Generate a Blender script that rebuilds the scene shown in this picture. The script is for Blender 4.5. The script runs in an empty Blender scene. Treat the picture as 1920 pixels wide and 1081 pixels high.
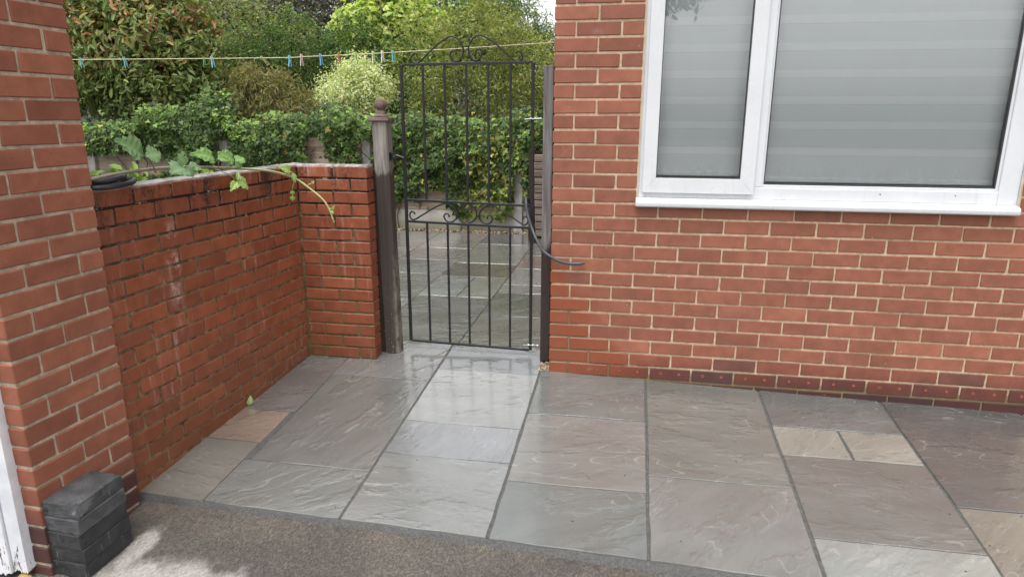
import bpy, bmesh, math, random
import numpy as np
from mathutils import Vector, Matrix, noise as mnoise

random.seed(7)
rng = np.random.default_rng(11)
S = bpy.context.scene
COL = S.collection
PI = math.pi

# ------------------------------------------------------------------ camera
cam = bpy.data.cameras.new('camera')
cam.sensor_width = 36.0
cam.lens = 1254.4 / 1920 * 36.0
cam.clip_start = 0.05
cam.clip_end = 400
co = bpy.data.objects.new('camera', cam)
co.location = (0.3915, -3.5555, 1.4188)
co.rotation_euler = (1.3181, -0.0027, 0.1694)
COL.objects.link(co)
S.camera = co
cam.dof.use_dof = True
cam.dof.focus_distance = 3.6
cam.dof.aperture_fstop = 8.0

# ------------------------------------------------------------------ world, sun, exposure
SUN_EL, SUN_AZ = math.radians(72), math.radians(190)      # azimuth clockwise from +Y
w = bpy.data.worlds.new('World')
S.world = w
w.use_nodes = True
nt = w.node_tree
nt.nodes.clear()
out = nt.nodes.new('ShaderNodeOutputWorld')
bg = nt.nodes.new('ShaderNodeBackground')
sky = nt.nodes.new('ShaderNodeTexSky')
sky.sky_type = 'NISHITA'
sky.sun_disc = False
sky.sun_elevation = SUN_EL
sky.sun_rotation = SUN_AZ
sky.air_density = 1.0
sky.dust_density = 3.5
sky.ozone_density = 1.0
hs = nt.nodes.new('ShaderNodeHueSaturation')
hs.inputs['Saturation'].default_value = 0.09
hs.inputs['Value'].default_value = 1.0
nt.links.new(sky.outputs[0], hs.inputs['Color'])
nt.links.new(hs.outputs[0], bg.inputs[0])
bg.inputs[1].default_value = 0.15
nt.links.new(bg.outputs[0], out.inputs[0])
sl = bpy.data.lights.new('sun', 'SUN')
sl.energy = 0.9
sl.angle = math.radians(40)
sl.color = (1.0, 0.99, 0.975)
so = bpy.data.objects.new('sun', sl)
dv = Vector((math.sin(SUN_AZ) * math.cos(SUN_EL), math.cos(SUN_AZ) * math.cos(SUN_EL), math.sin(SUN_EL)))
so.rotation_euler = dv.to_track_quat('Z', 'Y').to_euler()
so.location = (0, -3, 8)
COL.objects.link(so)
S.view_settings.view_transform = 'Standard'
S.view_settings.look = 'None'
S.view_settings.exposure = 1.15
S.view_settings.gamma = 1.0
S.view_settings.use_curve_mapping = False
S.cycles.max_bounces = 8
S.cycles.transparent_max_bounces = 16

# ------------------------------------------------------------------ helpers: objects
def link(name, data, parent=None, mat=None, loc=(0, 0, 0), rot=(0, 0, 0)):
    o = bpy.data.objects.new(name, data)
    COL.objects.link(o)
    o.location = loc
    o.rotation_euler = rot
    if parent is not None:
        o.parent = parent
    if mat is not None and data is not None and len(data.materials) == 0:
        data.materials.append(mat)
    return o

def thing(name, label, cat, loc=(0, 0, 0), rz=0.0, group=None):
    o = link(name, None, None, None, loc, (0, 0, rz))
    o['label'] = label
    o['category'] = cat
    if group:
        o['group'] = group
    return o

def tag(o, label, cat, group=None):
    o['label'] = label
    o['category'] = cat
    if group:
        o['group'] = group
    return o

def struct(o):
    o['kind'] = 'structure'
    return o

def stuff(o):
    o['kind'] = 'stuff'
    return o

def mesh_from(verts, faces, name='mesh', smooth=False):
    me = bpy.data.meshes.new(name)
    me.from_pydata([tuple(v) for v in verts], [], [tuple(f) for f in faces])
    me.update()
    if smooth:
        me.polygons.foreach_set('use_smooth', [True] * len(me.polygons))
    return me

def bm_box(bm, x0, x1, y0, y1, z0, z1):
    vs = [bm.verts.new(p) for p in ((x0, y0, z0), (x1, y0, z0), (x1, y1, z0), (x0, y1, z0),
                                    (x0, y0, z1), (x1, y0, z1), (x1, y1, z1), (x0, y1, z1))]
    for f in ((0, 3, 2, 1), (4, 5, 6, 7), (0, 1, 5, 4), (1, 2, 6, 5), (2, 3, 7, 6), (3, 0, 4, 7)):
        bm.faces.new([vs[i] for i in f])

def boxes(*bs, bevel=0.0, seg=1):
    bm = bmesh.new()
    for b in bs:
        bm_box(bm, *b)
    if bevel:
        bmesh.ops.bevel(bm, geom=bm.edges[:], offset=bevel, segments=seg, affect='EDGES', profile=0.5)
    me = bpy.data.meshes.new('box')
    bm.to_mesh(me)
    bm.free()
    return me

def catmull(pts, n=6, closed=False):
    P = [Vector(p) for p in pts]
    if closed:
        P = [P[-1]] + P + [P[0], P[1]]
    else:
        P = [P[0] * 2 - P[1]] + P + [P[-1] * 2 - P[-2]]
    o = []
    for i in range(1, len(P) - 2):
        a, b, c, d = P[i - 1], P[i], P[i + 1], P[i + 2]
        for k in range(n):
            t = k / n
            o.append(0.5 * ((2 * b) + (c - a) * t + (2 * a - 5 * b + 4 * c - d) * t * t + (3 * b - a - 3 * c + d) * t ** 3))
    if not closed:
        o.append(P[-2])
    return o

def tube_data(path, rad, sides=6, V=None, F=None):
    """append a capped tube along path; rad is a number or list"""
    V = [] if V is None else V
    F = [] if F is None else F
    n = len(path)
    rr = rad if hasattr(rad, '__len__') else [rad] * n
    up = Vector((0.13, 0.21, 0.97))
    base = len(V)
    for i, p in enumerate(path):
        p = Vector(p)
        t = (Vector(path[min(i + 1, n - 1)]) - Vector(path[max(i - 1, 0)]))
        if t.length < 1e-9:
            t = Vector((0, 0, 1))
        t.normalize()
        a = t.cross(up)
        if a.length < 0.15:
            a = t.cross(Vector((1, 0, 0)))
        a.normalize()
        b = t.cross(a)
        for k in range(sides):
            an = 2 * PI * k / sides
            V.append(p + a * (math.cos(an) * rr[i]) + b * (math.sin(an) * rr[i]))
    for i in range(n - 1):
        for k in range(sides):
            k2 = (k + 1) % sides
            F.append((base + i * sides + k, base + i * sides + k2, base + (i + 1) * sides + k2, base + (i + 1) * sides + k))
    F.append(tuple(base + k for k in range(sides))[::-1])
    F.append(tuple(base + (n - 1) * sides + k for k in range(sides)))
    return V, F

def tube(path, rad, sides=6, smooth=True):
    V, F = tube_data(path, rad, sides)
    return mesh_from(V, F, 'tube', smooth)

def lathe(profile, seg=20):
    V, F = [], []
    for r, z in profile:
        for k in range(seg):
            a = 2 * PI * k / seg
            V.append((r * math.cos(a), r * math.sin(a), z))
    for i in range(len(profile) - 1):
        for k in range(seg):
            k2 = (k + 1) % seg
            F.append((i * seg + k, i * seg + k2, (i + 1) * seg + k2, (i + 1) * seg + k))
    F.append(tuple(range(seg))[::-1])
    F.append(tuple((len(profile) - 1) * seg + k for k in range(seg)))
    return mesh_from(V, F, 'lathe', True)

# ------------------------------------------------------------------ helpers: materials
class M:
    def __init__(self, name):
        self.m = bpy.data.materials.new(name)
        self.m.use_nodes = True
        self.t = self.m.node_tree
        self.b = self.t.nodes['Principled BSDF']
        self.o = self.t.nodes['Material Output']

    def n(self, typ, **kw):
        x = self.t.nodes.new('ShaderNode' + typ)
        for k, v in kw.items():
            setattr(x, k, v)
        return x

    def l(self, a, b):
        self.t.links.new(a, b)

    def val(self, sock, v):
        if isinstance(v, (int, float, tuple, list)):
            sock.default_value = v
        else:
            self.l(v, sock)

    def coord(self, kind='Object'):
        if kind == 'Position':
            return self.n('NewGeometry').outputs['Position']
        return self.n('TexCoord').outputs[kind]

    def mapping(self, vec, scale=(1, 1, 1), loc=(0, 0, 0), rot=(0, 0, 0)):
        x = self.n('Mapping')
        self.l(vec, x.inputs[0])
        x.inputs['Location'].default_value = loc
        x.inputs['Rotation'].default_value = rot
        x.inputs['Scale'].default_value = scale
        return x.outputs[0]

    def noise(self, vec, scale=5, detail=4, rough=0.55, dist=0.0):
        x = self.n('TexNoise')
        self.l(vec, x.inputs['Vector'])
        x.inputs['Scale'].default_value = scale
        x.inputs['Detail'].default_value = detail
        x.inputs['Roughness'].default_value = rough
        x.inputs['Distortion'].default_value = dist
        return x.outputs['Fac']

    def vor(self, vec, scale=5, feature='F1', out='Distance'):
        x = self.n('TexVoronoi', feature=feature)
        self.l(vec, x.inputs['Vector'])
        x.inputs['Scale'].default_value = scale
        return x.outputs[out]

    def math(self, op, a, b=0.0, c=0.0):
        x = self.n('Math', operation=op)
        self.val(x.inputs[0], a)
        self.val(x.inputs[1], b)
        self.val(x.inputs[2], c)
        return x.outputs[0]

    def ramp(self, fac, a, b, lo=0.0, hi=1.0):
        """map range, clamped, smooth"""
        x = self.n('MapRange', interpolation_type='SMOOTHSTEP')
        self.val(x.inputs['Value'], fac)
        x.inputs['From Min'].default_value = a
        x.inputs['From Max'].default_value = b
        x.inputs['To Min'].default_value = lo
        x.inputs['To Max'].default_value = hi
        return x.outputs[0]

    def mix(self, fac, a, b, mode='MIX'):
        x = self.n('Mix', data_type='RGBA', blend_type=mode)
        self.val(x.inputs[0], fac)
        for s, v in ((x.inputs[6], a), (x.inputs[7], b)):
            if isinstance(v, (tuple, list)):
                s.default_value = (v[0], v[1], v[2], 1)
            else:
                self.l(v, s)
        return x.outputs[2]

    def sep(self, vec):
        x = self.n('SeparateXYZ')
        self.l(vec, x.inputs[0])
        return x.outputs

    def bump(self, h, strength=0.3, dist=0.01, normal=None):
        x = self.n('Bump')
        x.inputs['Strength'].default_value = strength
        x.inputs['Distance'].default_value = dist
        self.l(h, x.inputs['Height'])
        if normal is not None:
            self.l(normal, x.inputs['Normal'])
        return x.outputs[0]

    def set(self, color=None, rough=None, normal=None, metal=None, spec=None):
        if color is not None:
            if isinstance(color, (tuple, list)):
                self.b.inputs['Base Color'].default_value = (color[0], color[1], color[2], 1)
            else:
                self.l(color, self.b.inputs['Base Color'])
        if rough is not None:
            self.val(self.b.inputs['Roughness'], rough)
        if normal is not None:
            self.l(normal, self.b.inputs['Normal'])
        if metal is not None:
            self.val(self.b.inputs['Metallic'], metal)
        if spec is not None:
            self.val(self.b.inputs['Specular IOR Level'], spec)
        return self.m

def mat_plain(name, color, rough=0.5, metal=0.0, var=0.15, scale=20, bump=0.0, spec=None):
    m = M(name)
    c = m.coord('Object')
    f = m.noise(c, scale, 5, 0.6)
    k = m.ramp(f, 0.25, 0.75)
    dark = tuple(x * (1 - var) for x in color)
    lite = tuple(min(1, x * (1 + var)) for x in color)
    nb = m.bump(m.noise(c, scale * 4, 4), bump, 0.004) if bump else None
    return m.set(m.mix(k, dark, lite), m.ramp(f, 0.2, 0.8, rough * 0.85, min(1, rough * 1.15)), nb, metal, spec)

def obj_rand_offset(m, vec, k=37.0):
    oi = m.n('ObjectInfo')
    v = m.n('VectorMath', operation='SCALE')
    cmb = m.n('CombineXYZ')
    m.l(oi.outputs['Random'], cmb.inputs[0])
    r2 = m.math('FRACT', m.math('MULTIPLY', oi.outputs['Random'], 91.7))
    m.l(r2, cmb.inputs[1])
    m.l(m.math('FRACT', m.math('MULTIPLY', oi.outputs['Random'], 517.3)), cmb.inputs[2])
    m.l(cmb.outputs[0], v.inputs[0])
    v.inputs['Scale'].default_value = k
    a = m.n('VectorMath', operation='ADD')
    m.l(vec, a.inputs[0])
    m.l(v.outputs[0], a.inputs[1])
    return a.outputs[0], oi

def mat_brick(name, kind):
    """base tone comes from each brick's own object colour"""
    m = M(name)
    oc, oi = obj_rand_offset(m, m.coord('Object'))
    pos = m.coord('Position')
    px, py, pz = m.sep(pos)
    base = oi.outputs['Color']
    n1 = m.noise(oc, 14, 5, 0.6)
    n2 = m.noise(oc, 90, 3, 0.6)
    base = m.mix(m.ramp(n1, 0.3, 0.75), m.mix(1.0, base, (0.86, 0.85, 0.83), 'MULTIPLY'), m.mix(1.0, base, (1.12, 1.12, 1.12), 'MULTIPLY'))
    base = m.mix(m.ramp(n2, 0.58, 0.75, 0, 0.35), base, m.mix(1.0, base, (0.55, 0.5, 0.5), 'MULTIPLY'))
    vert = m.mapping(oc, (120, 120, 14))
    drag = m.noise(vert, 1.0, 3, 0.5)
    rough = m.ramp(n1, 0.2, 0.8, 0.62, 0.78)
    if kind == 'house':
        # rain splash keeps the low corner by the gate wet; bloom of salts higher up
        wet = m.math('SUBTRACT', m.math('MULTIPLY_ADD', px, -1.25, 0.70), pz)
        wn = m.math('MULTIPLY_ADD', m.noise(pos, 6, 4), 0.7, -0.35)
        wm = m.ramp(m.math('ADD', wet, wn), -0.05, 0.12)
        base = m.mix(m.math('MULTIPLY', wm, 0.85), base, (0.245, 0.066, 0.028))
        rough = m.math('MULTIPLY', rough, m.ramp(wm, 0, 1, 1.0, 0.62))
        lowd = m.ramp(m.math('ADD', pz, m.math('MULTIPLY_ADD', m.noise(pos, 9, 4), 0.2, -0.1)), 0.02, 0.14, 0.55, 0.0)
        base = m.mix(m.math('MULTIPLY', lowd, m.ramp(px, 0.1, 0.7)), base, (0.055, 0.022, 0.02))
        eff = m.ramp(m.noise(pos, 7, 5, 0.65), 0.64, 0.78, 0, 0.30)
        base = m.mix(eff, base, (0.42, 0.27, 0.24))
        spl = m.math('MULTIPLY', m.ramp(m.vor(pos, 11.0), 0.05, 0.035), m.ramp(m.noise(pos, 70, 4, 0.7), 0.45, 0.6, 0, 0.75))
        base = m.mix(spl, base, (0.55, 0.42, 0.35))
        smear = m.ramp(m.noise(m.mapping(pos, (9, 9, 24), (3, 1, 8)), 1.0, 6, 0.7), 0.66, 0.74, 0, 0.35)
        base = m.mix(smear, base, (0.40, 0.26, 0.19))
    elif kind == 'pier':
        eff = m.ramp(m.noise(pos, 5, 5, 0.65), 0.6, 0.8, 0, 0.25)
        base = m.mix(eff, base, (0.38, 0.22, 0.19))
        lowd = m.ramp(m.math('ADD', pz, m.math('MULTIPLY_ADD', m.noise(pos, 9, 4), 0.15, -0.07)), 0.0, 0.22, 0.6, 0.0)
        base = m.mix(lowd, base, (0.07, 0.03, 0.026))
    else:
        rough = m.ramp(n1, 0.2, 0.8, 0.36, 0.62)
        # black algae bleeding down from the coping
        st = m.noise(m.mapping(pos, (9, 9, 2.2)), 1.0, 6, 0.65)
        sp = m.noise(pos, 60, 4, 0.7)
        g = m.ramp(pz, 0.55, 1.12)
        bl = m.ramp(m.math('ADD', m.math('MULTIPLY', st, 0.9), m.math('ADD', m.math('MULTIPLY', sp, 0.5), m.math('MULTIPLY', g, 0.52))), 1.18, 1.36, 0, 0.85)
        base = m.mix(bl, base, (0.016, 0.012, 0.010))
        rough = m.math('ADD', rough, m.math('MULTIPLY', bl, 0.2))
        # white salt runs
        run = m.noise(m.mapping(pos, (38, 38, 3.2)), 1.0, 5, 0.7)
        runm = m.ramp(m.noise(m.mapping(pos, (3.1, 3.1, 2.0), (4.2, 1.0, 3.3)), 1.0, 3), 0.48, 0.66)
        eff = m.math('MULTIPLY', m.ramp(run, 0.52, 0.70, 0, 0.65), runm)
        base = m.mix(eff, base, (0.55, 0.36, 0.32))
        ly = m.math('ABSOLUTE', m.math('ADD', py, 1.02))
        lx = m.ramp(px, -1.44, -1.48)
        band = m.ramp(m.math('ADD', ly, m.math('MULTIPLY_ADD', m.noise(m.mapping(pos, (20, 20, 9)), 1.0, 4), 0.09, -0.045)), 0.055, 0.01)
        bz = m.math('MULTIPLY', m.ramp(pz, 0.45, 0.8), m.ramp(pz, 1.0, 0.92))
        patch = m.ramp(m.noise(pos, 13, 5, 0.7), 0.42, 0.62)
        base = m.mix(m.math('MULTIPLY', m.math('MULTIPLY', band, bz), m.math('MULTIPLY', m.math('MULTIPLY', patch, lx), 0.95)), base, (0.54, 0.38, 0.33))
        # green-brown damp at the foot and in the inner corner
        foot = m.ramp(m.math('ADD', pz, m.math('MULTIPLY_ADD', m.noise(pos, 8, 4), 0.3, -0.15)), 0.35, 0.0, 0, 0.35)
        base = m.mix(foot, base, (0.10, 0.05, 0.02))
    h = m.math('ADD', m.math('MULTIPLY', n2, 0.6), m.math('MULTIPLY', drag, 0.6))
    h = m.math('ADD', h, m.math('MULTIPLY', n1, 0.8))
    return m.set(base, rough, m.bump(h, 0.35, 0.004), spec=0.4)

def mat_mortar(name, kind):
    m = M(name)
    pos = m.coord('Position')
    px, py, pz = m.sep(pos)
    n1 = m.noise(pos, 30, 5, 0.65)
    n2 = m.noise(pos, 300, 2, 0.6)
    n3 = m.noise(pos, 5, 4, 0.6)
    if kind == 'house':
        c = m.mix(m.ramp(n1, 0.3, 0.7), (0.44, 0.32, 0.205), (0.62, 0.48, 0.33))
        wet = m.math('SUBTRACT', m.math('MULTIPLY_ADD', px, -1.0, 0.55), pz)
        wm = m.ramp(m.math('ADD', wet, m.math('MULTIPLY_ADD', m.noise(pos, 6, 4), 0.7, -0.35)), -0.05, 0.15, 0, 0.8)
        c = m.mix(wm, c, (0.15, 0.11, 0.06))
        mo = m.ramp(m.math('ADD', pz, m.math('MULTIPLY_ADD', m.noise(pos, 25, 4), 0.12, -0.06)), 0.08, 0.01, 0, 0.8)
        c = m.mix(mo, c, (0.12, 0.10, 0.035))
    elif kind == 'pier':
        c = m.mix(m.ramp(n1, 0.3, 0.7), (0.32, 0.26, 0.19), (0.54, 0.46, 0.35))
        c = m.mix(m.ramp(n2, 0.62, 0.72, 0, 0.5), c, (0.10, 0.08, 0.06))
    else:
        g = m.ramp(m.math('ADD', pz, m.math('MULTIPLY_ADD', n3, 0.9, -0.45)), 0.62, 1.1)
        c = m.mix(m.ramp(n1, 0.3, 0.7), (0.085, 0.06, 0.032), (0.27, 0.205, 0.125))
        k = m.mix(m.ramp(n1, 0.56, 0.66), (0.024, 0.020, 0.016), (0.36, 0.31, 0.24))
        c = m.mix(g, c, k)
        gy = m.math('ADD', m.math('ABSOLUTE', py), 0)
        gr = m.math('MULTIPLY', m.ramp(gy, 0.03, 0.004), m.ramp(pz, 0.75, 0.4, 0, 0.6))
        c = m.mix(gr, c, (0.10, 0.105, 0.03))
    h = m.math('ADD', n1, m.math('MULTIPLY', n2, 0.7))
    return m.set(c, 0.9, m.bump(h, 0.7, 0.004), spec=0.2)

def mat_slab():
    m = M('riven_sandstone')
    oc, oi = obj_rand_offset(m, m.coord('Object'), 23.0)
    base = oi.outputs['Color']
    # every slab has its own bedding direction
    ang = m.math('MULTIPLY_ADD', oi.outputs['Random'], 1.5, 0.35)
    vr = m.n('VectorRotate', rotation_type='Z_AXIS')
    m.l(oc, vr.inputs['Vector'])
    m.l(ang, vr.inputs['Angle'])
    v = vr.outputs[0]
    big = m.noise(m.mapping(v, (4.0, 1.4, 1)), 1.0, 6, 0.6, 0.3)
    # riven ledges: a stretched height field cut into terraces, only here and there
    wv = m.n('VectorMath', operation='ADD')
    wn = m.n('TexNoise')
    m.l(v, wn.inputs['Vector'])
    wn.inputs['Scale'].default_value = 14.0
    wn.inputs['Detail'].default_value = 5
    sc_ = m.n('VectorMath', operation='SCALE')
    m.l(wn.outputs['Color'], sc_.inputs[0])
    sc_.inputs['Scale'].default_value = 0.05
    m.l(v, wv.inputs[0])
    m.l(sc_.outputs[0], wv.inputs[1])
    hf = m.noise(m.mapping(wv.outputs[0], (4.2, 0.75, 1)), 1.0, 2, 0.5, 0.0)
    t = m.math('MULTIPLY', hf, 20.0)
    fl = m.math('FLOOR', t)
    fr = m.math('FRACT', t)
    ter = m.math('ADD', fl, m.ramp(fr, 0.88, 1.0))
    brk = m.ramp(m.noise(m.mapping(v, (5.0, 2.2, 1), (3, 8, 0)), 1.0, 4, 0.6), 0.47, 0.56)
    fine = m.noise(m.mapping(wv.outputs[0], (34, 8, 9)), 1.0, 6, 0.65)
    grit = m.noise(v, 220, 3, 0.6)
    col = m.mix(m.ramp(big, 0.3, 0.7), m.mix(1.0, base, (0.86, 0.85, 0.83), 'MULTIPLY'), m.mix(1.0, base, (1.10, 1.10, 1.10), 'MULTIPLY'))
    iron = m.ramp(m.noise(m.mapping(v, (9, 1.8, 2), (5, 2, 1)), 1.0, 5, 0.65), 0.60, 0.78, 0, 0.16)
    col = m.mix(iron, col, (0.19, 0.145, 0.10))
    col = m.mix(m.ramp(fine, 0.45, 0.75, 0, 0.30), col, m.mix(1.0, base, (0.62, 0.62, 0.62), 'MULTIPLY'))
    led = m.math('MULTIPLY', m.math('MULTIPLY', m.ramp(fr, 0.89, 0.94), m.ramp(fr, 1.0, 0.97)), brk)
    col = m.mix(m.math('MULTIPLY', led, 0.26), col, (0.42, 0.41, 0.39))
    spk = m.ramp(m.vor(v, 6.0), 0.022, 0.010, 0, 0.6)
    col = m.mix(spk, col, (0.05, 0.05, 0.05))
    film = m.noise(v, 3.2, 4, 0.6)
    rough = m.ramp(film, 0.35, 0.68, 0.14, 0.36)
    h = m.math('ADD', m.math('MULTIPLY', m.math('MULTIPLY', ter, brk), 0.10), m.math('MULTIPLY', fine, 0.55))
    h = m.math('ADD', h, m.math('MULTIPLY', big, 0.9))
    h = m.math('ADD', h, m.math('MULTIPLY', grit, 0.05))
    m.b.inputs['Coat Weight'].default_value = 1.0
    m.b.inputs['Coat IOR'].default_value = 1.65
    wp = m.coord('Position')
    wx, wy, wz = m.sep(wp)
    # standing rainwater gathers in the dip before the gate
    pud = m.math('ADD', m.math('ABSOLUTE', m.math('MULTIPLY', m.math('ADD', wx, 0.42), 1.3)), m.math('MULTIPLY', m.math('ABSOLUTE', m.math('ADD', wy, 0.35)), 0.75))
    pud = m.ramp(m.math('ADD', pud, m.math('MULTIPLY_ADD', m.noise(wp, 5, 4), 0.6, -0.3)), 0.85, 0.45)
    m.l(m.math('MULTIPLY', m.ramp(film, 0.38, 0.66, 0.03, 0.15), m.ramp(pud, 0, 1, 1.0, 0.35)), m.b.inputs['Coat Roughness'])
    m.l(m.bump(h, 0.105, 0.014), m.b.inputs['Coat Normal'])
    return m.set(col, rough, m.bump(h, 0.34, 0.014), spec=0.5)

def mat_leaf(name, rough=0.42, trans=0.25, spec=0.3):
    m = M(name)
    at = m.n('Attribute')
    at.attribute_name = 'tint'
    m.set(at.outputs['Color'], rough, spec=spec)
    tr = m.n('BsdfTranslucent')
    m.l(m.mix(1.0, at.outputs['Color'], (1.25, 1.3, 0.6), 'MULTIPLY'), tr.inputs['Color'])
    mx = m.n('MixShader')
    mx.inputs[0].default_value = trans
    m.l(m.b.outputs[0], mx.inputs[1])
    m.l(tr.outputs[0], mx.inputs[2])
    m.l(mx.outputs[0], m.o.inputs['Surface'])
    return m.m

def mat_wood(name, light, dark, axis='z', wetz=None, wetcol=(0.03, 0.018, 0.014), moss=False, rough=0.8):
    m = M(name)
    oc = m.coord('Object')
    pos = m.coord('Position')
    pz = m.sep(pos)[2]
    sc = (55, 55, 3.0) if axis == 'z' else (3.0, 55, 55)
    g = m.noise(m.mapping(oc, sc), 1.0, 6, 0.6, 0.5)
    g2 = m.noise(oc, 9, 4)
    c = m.mix(m.ramp(g, 0.32, 0.68), dark, light)
    c = m.mix(m.ramp(g2, 0.4, 0.75, 0, 0.4), c, m.mix(1.0, c, (0.65, 0.62, 0.6), 'MULTIPLY'))
    r = rough
    if wetz is not None:
        wm = m.ramp(m.math('ADD', pz, m.math('MULTIPLY_ADD', m.noise(m.mapping(oc, (26, 26, 6)), 1.0, 3), 0.16, -0.08)), wetz + 0.02, wetz - 0.02)
        c = m.mix(m.math('MULTIPLY', wm, 0.92), c, wetcol)
        r = m.ramp(wm, 0, 1, rough, 0.45)
    if moss:
        px = m.sep(pos)[0]
        mm = m.math('MULTIPLY', m.ramp(px, -0.955, -0.925), m.ramp(pz, 0.75, 0.5))
        mm = m.math('MULTIPLY', mm, m.ramp(m.noise(oc, 16, 5, 0.7), 0.36, 0.55))
        c = m.mix(mm, c, (0.20, 0.18, 0.145))
        fl = m.math('MULTIPLY', m.ramp(m.noise(oc, 70, 3, 0.7), 0.60, 0.68), m.ramp(pz, 0.6, 0.1))
        c = m.mix(fl, c, (0.38, 0.34, 0.24))
    return m.set(c, r, m.bump(g, 0.8, 0.005), spec=0.3)

MAT = {}
MAT['brick_house'] = mat_brick('red_house_brick', 'house')
MAT['brick_pier'] = mat_brick('red_pier_brick', 'pier')
MAT['brick_garden'] = mat_brick('wet_garden_brick', 'garden')
MAT['mortar_house'] = mat_mortar('buff_mortar', 'house')
MAT['mortar_pier'] = mat_mortar('grey_buff_mortar', 'pier')
MAT['mortar_garden'] = mat_mortar('blackened_mortar', 'garden')
MAT['slab'] = mat_slab()
MAT['joint'] = mat_plain('dark_grey_pointing', (0.085, 0.084, 0.078), 0.85, 0, 0.3, 60, 0.5, 0.2)
MAT['upvc'] = mat_plain('white_upvc', (0.80, 0.81, 0.82), 0.28, 0, 0.015, 4)
def mat_upvc():
    m = M('white_upvc')
    pos = m.coord('Position')
    px, py, pz = m.sep(pos)
    n = m.noise(pos, 3.5, 5, 0.6)
    run = m.noise(m.mapping(pos, (30, 30, 3)), 1.0, 5, 0.65)
    c = m.mix(m.ramp(n, 0.35, 0.7), (0.67, 0.68, 0.70), (0.60, 0.61, 0.625))
    g = m.math('MULTIPLY', m.ramp(run, 0.52, 0.72, 0, 0.30), m.ramp(pz, 1.35, 1.0, 0.25, 1.0))
    c = m.mix(g, c, (0.45, 0.42, 0.36))
    sp = m.ramp(m.vor(pos, 24.0), 0.035, 0.015, 0, 0.5)
    c = m.mix(sp, c, (0.30, 0.28, 0.25))
    return m.set(c, m.ramp(n, 0.3, 0.7, 0.22, 0.36))
MAT['upvc'] = mat_upvc()
MAT['gasket'] = mat_plain('black_gasket', (0.045, 0.046, 0.05), 0.5)
MAT['iron'] = mat_plain('black_painted_iron', (0.010, 0.0105, 0.012), 0.42, 0, 0.4, 60, 0.3)
MAT['zinc'] = mat_plain('bright_zinc', (0.20, 0.20, 0.195), 0.4, 1.0, 0.1, 30)
MAT['rubber'] = mat_plain('dark_rubber', (0.016, 0.017, 0.020), 0.36, 0, 0.3, 25, 0.1)
MAT['hose_grey'] = mat_plain('grey_rubber', (0.045, 0.048, 0.055), 0.4, 0, 0.3, 25, 0.1)
MAT['post'] = mat_wood('weathered_post_wood', (0.31, 0.285, 0.26), (0.13, 0.115, 0.10), 'z', 1.10, (0.040, 0.031, 0.026), True)
MAT['post_cap'] = mat_wood('turned_post_wood', (0.22, 0.16, 0.13), (0.09, 0.06, 0.05), 'x')
MAT['plank'] = mat_wood('grey_plank_wood', (0.25, 0.235, 0.23), (0.12, 0.108, 0.105), 'z', 0.70, (0.035, 0.022, 0.02))
MAT['fence_wood'] = mat_wood('fence_board_wood', (0.50, 0.41, 0.32), (0.28, 0.21, 0.155), 'x')
MAT['slat_wood'] = mat_wood('grey_slat_wood', (0.33, 0.28, 0.24), (0.15, 0.12, 0.10), 'x')
MAT['brown_wood'] = mat_wood('dark_brown_post_wood', (0.06, 0.032, 0.024), (0.025, 0.014, 0.012), 'z')
MAT['bark'] = mat_wood('shrub_bark', (0.20, 0.15, 0.11), (0.07, 0.05, 0.035), 'z')
MAT['twig'] = mat_wood('pale_twig', (0.30, 0.23, 0.16), (0.13, 0.10, 0.07), 'z')
MAT['concrete_post'] = mat_plain('pale_concrete', (0.50, 0.49, 0.46), 0.85, 0, 0.25, 9, 0.4)
MAT['leaf'] = mat_leaf('glossy_leaf', 0.50, 0.30, 0.28)
MAT['leaf_matt'] = mat_leaf('soft_leaf', 0.65, 0.40, 0.2)
MAT['line'] = mat_plain('cream_line', (0.55, 0.52, 0.30), 0.5)
MAT['soil'] = mat_plain('dark_soil', (0.05, 0.04, 0.03), 0.95, 0, 0.4, 6, 0.6)

def mat_gravel_board():
    m = M('damp_gravel_board')
    pos = m.coord('Position')
    pz = m.sep(pos)[2]
    n = m.noise(pos, 3, 5, 0.6)
    c = m.mix(m.ramp(n, 0.3, 0.7), (0.40, 0.39, 0.33), (0.60, 0.59, 0.53))
    gz = m.ramp(m.math('ADD', pz, m.math('MULTIPLY_ADD', m.noise(pos, 5, 4), 0.2, -0.1)), 0.20, 0.06, 0, 0.65)
    c = m.mix(gz, c, (0.19, 0.18, 0.075))
    return m.set(c, 0.85, m.bump(m.noise(pos, 60, 4), 0.3, 0.004))
MAT['gravel_board'] = mat_gravel_board()

def mat_coping():
    m = M('lichened_coping')
    pos = m.coord('Position')
    n = m.noise(m.mapping(pos, (30, 9, 30)), 1.0, 6, 0.7)
    n2 = m.noise(pos, 14, 5, 0.7)
    c = m.mix(m.ramp(n, 0.35, 0.65), (0.11, 0.10, 0.092), (0.33, 0.305, 0.285))
    c = m.mix(m.ramp(n2, 0.62, 0.74, 0, 0.7), c, (0.035, 0.03, 0.028))
    return m.set(c, 0.75, m.bump(n, 0.6, 0.006))
MAT['coping'] = mat_coping()

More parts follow.
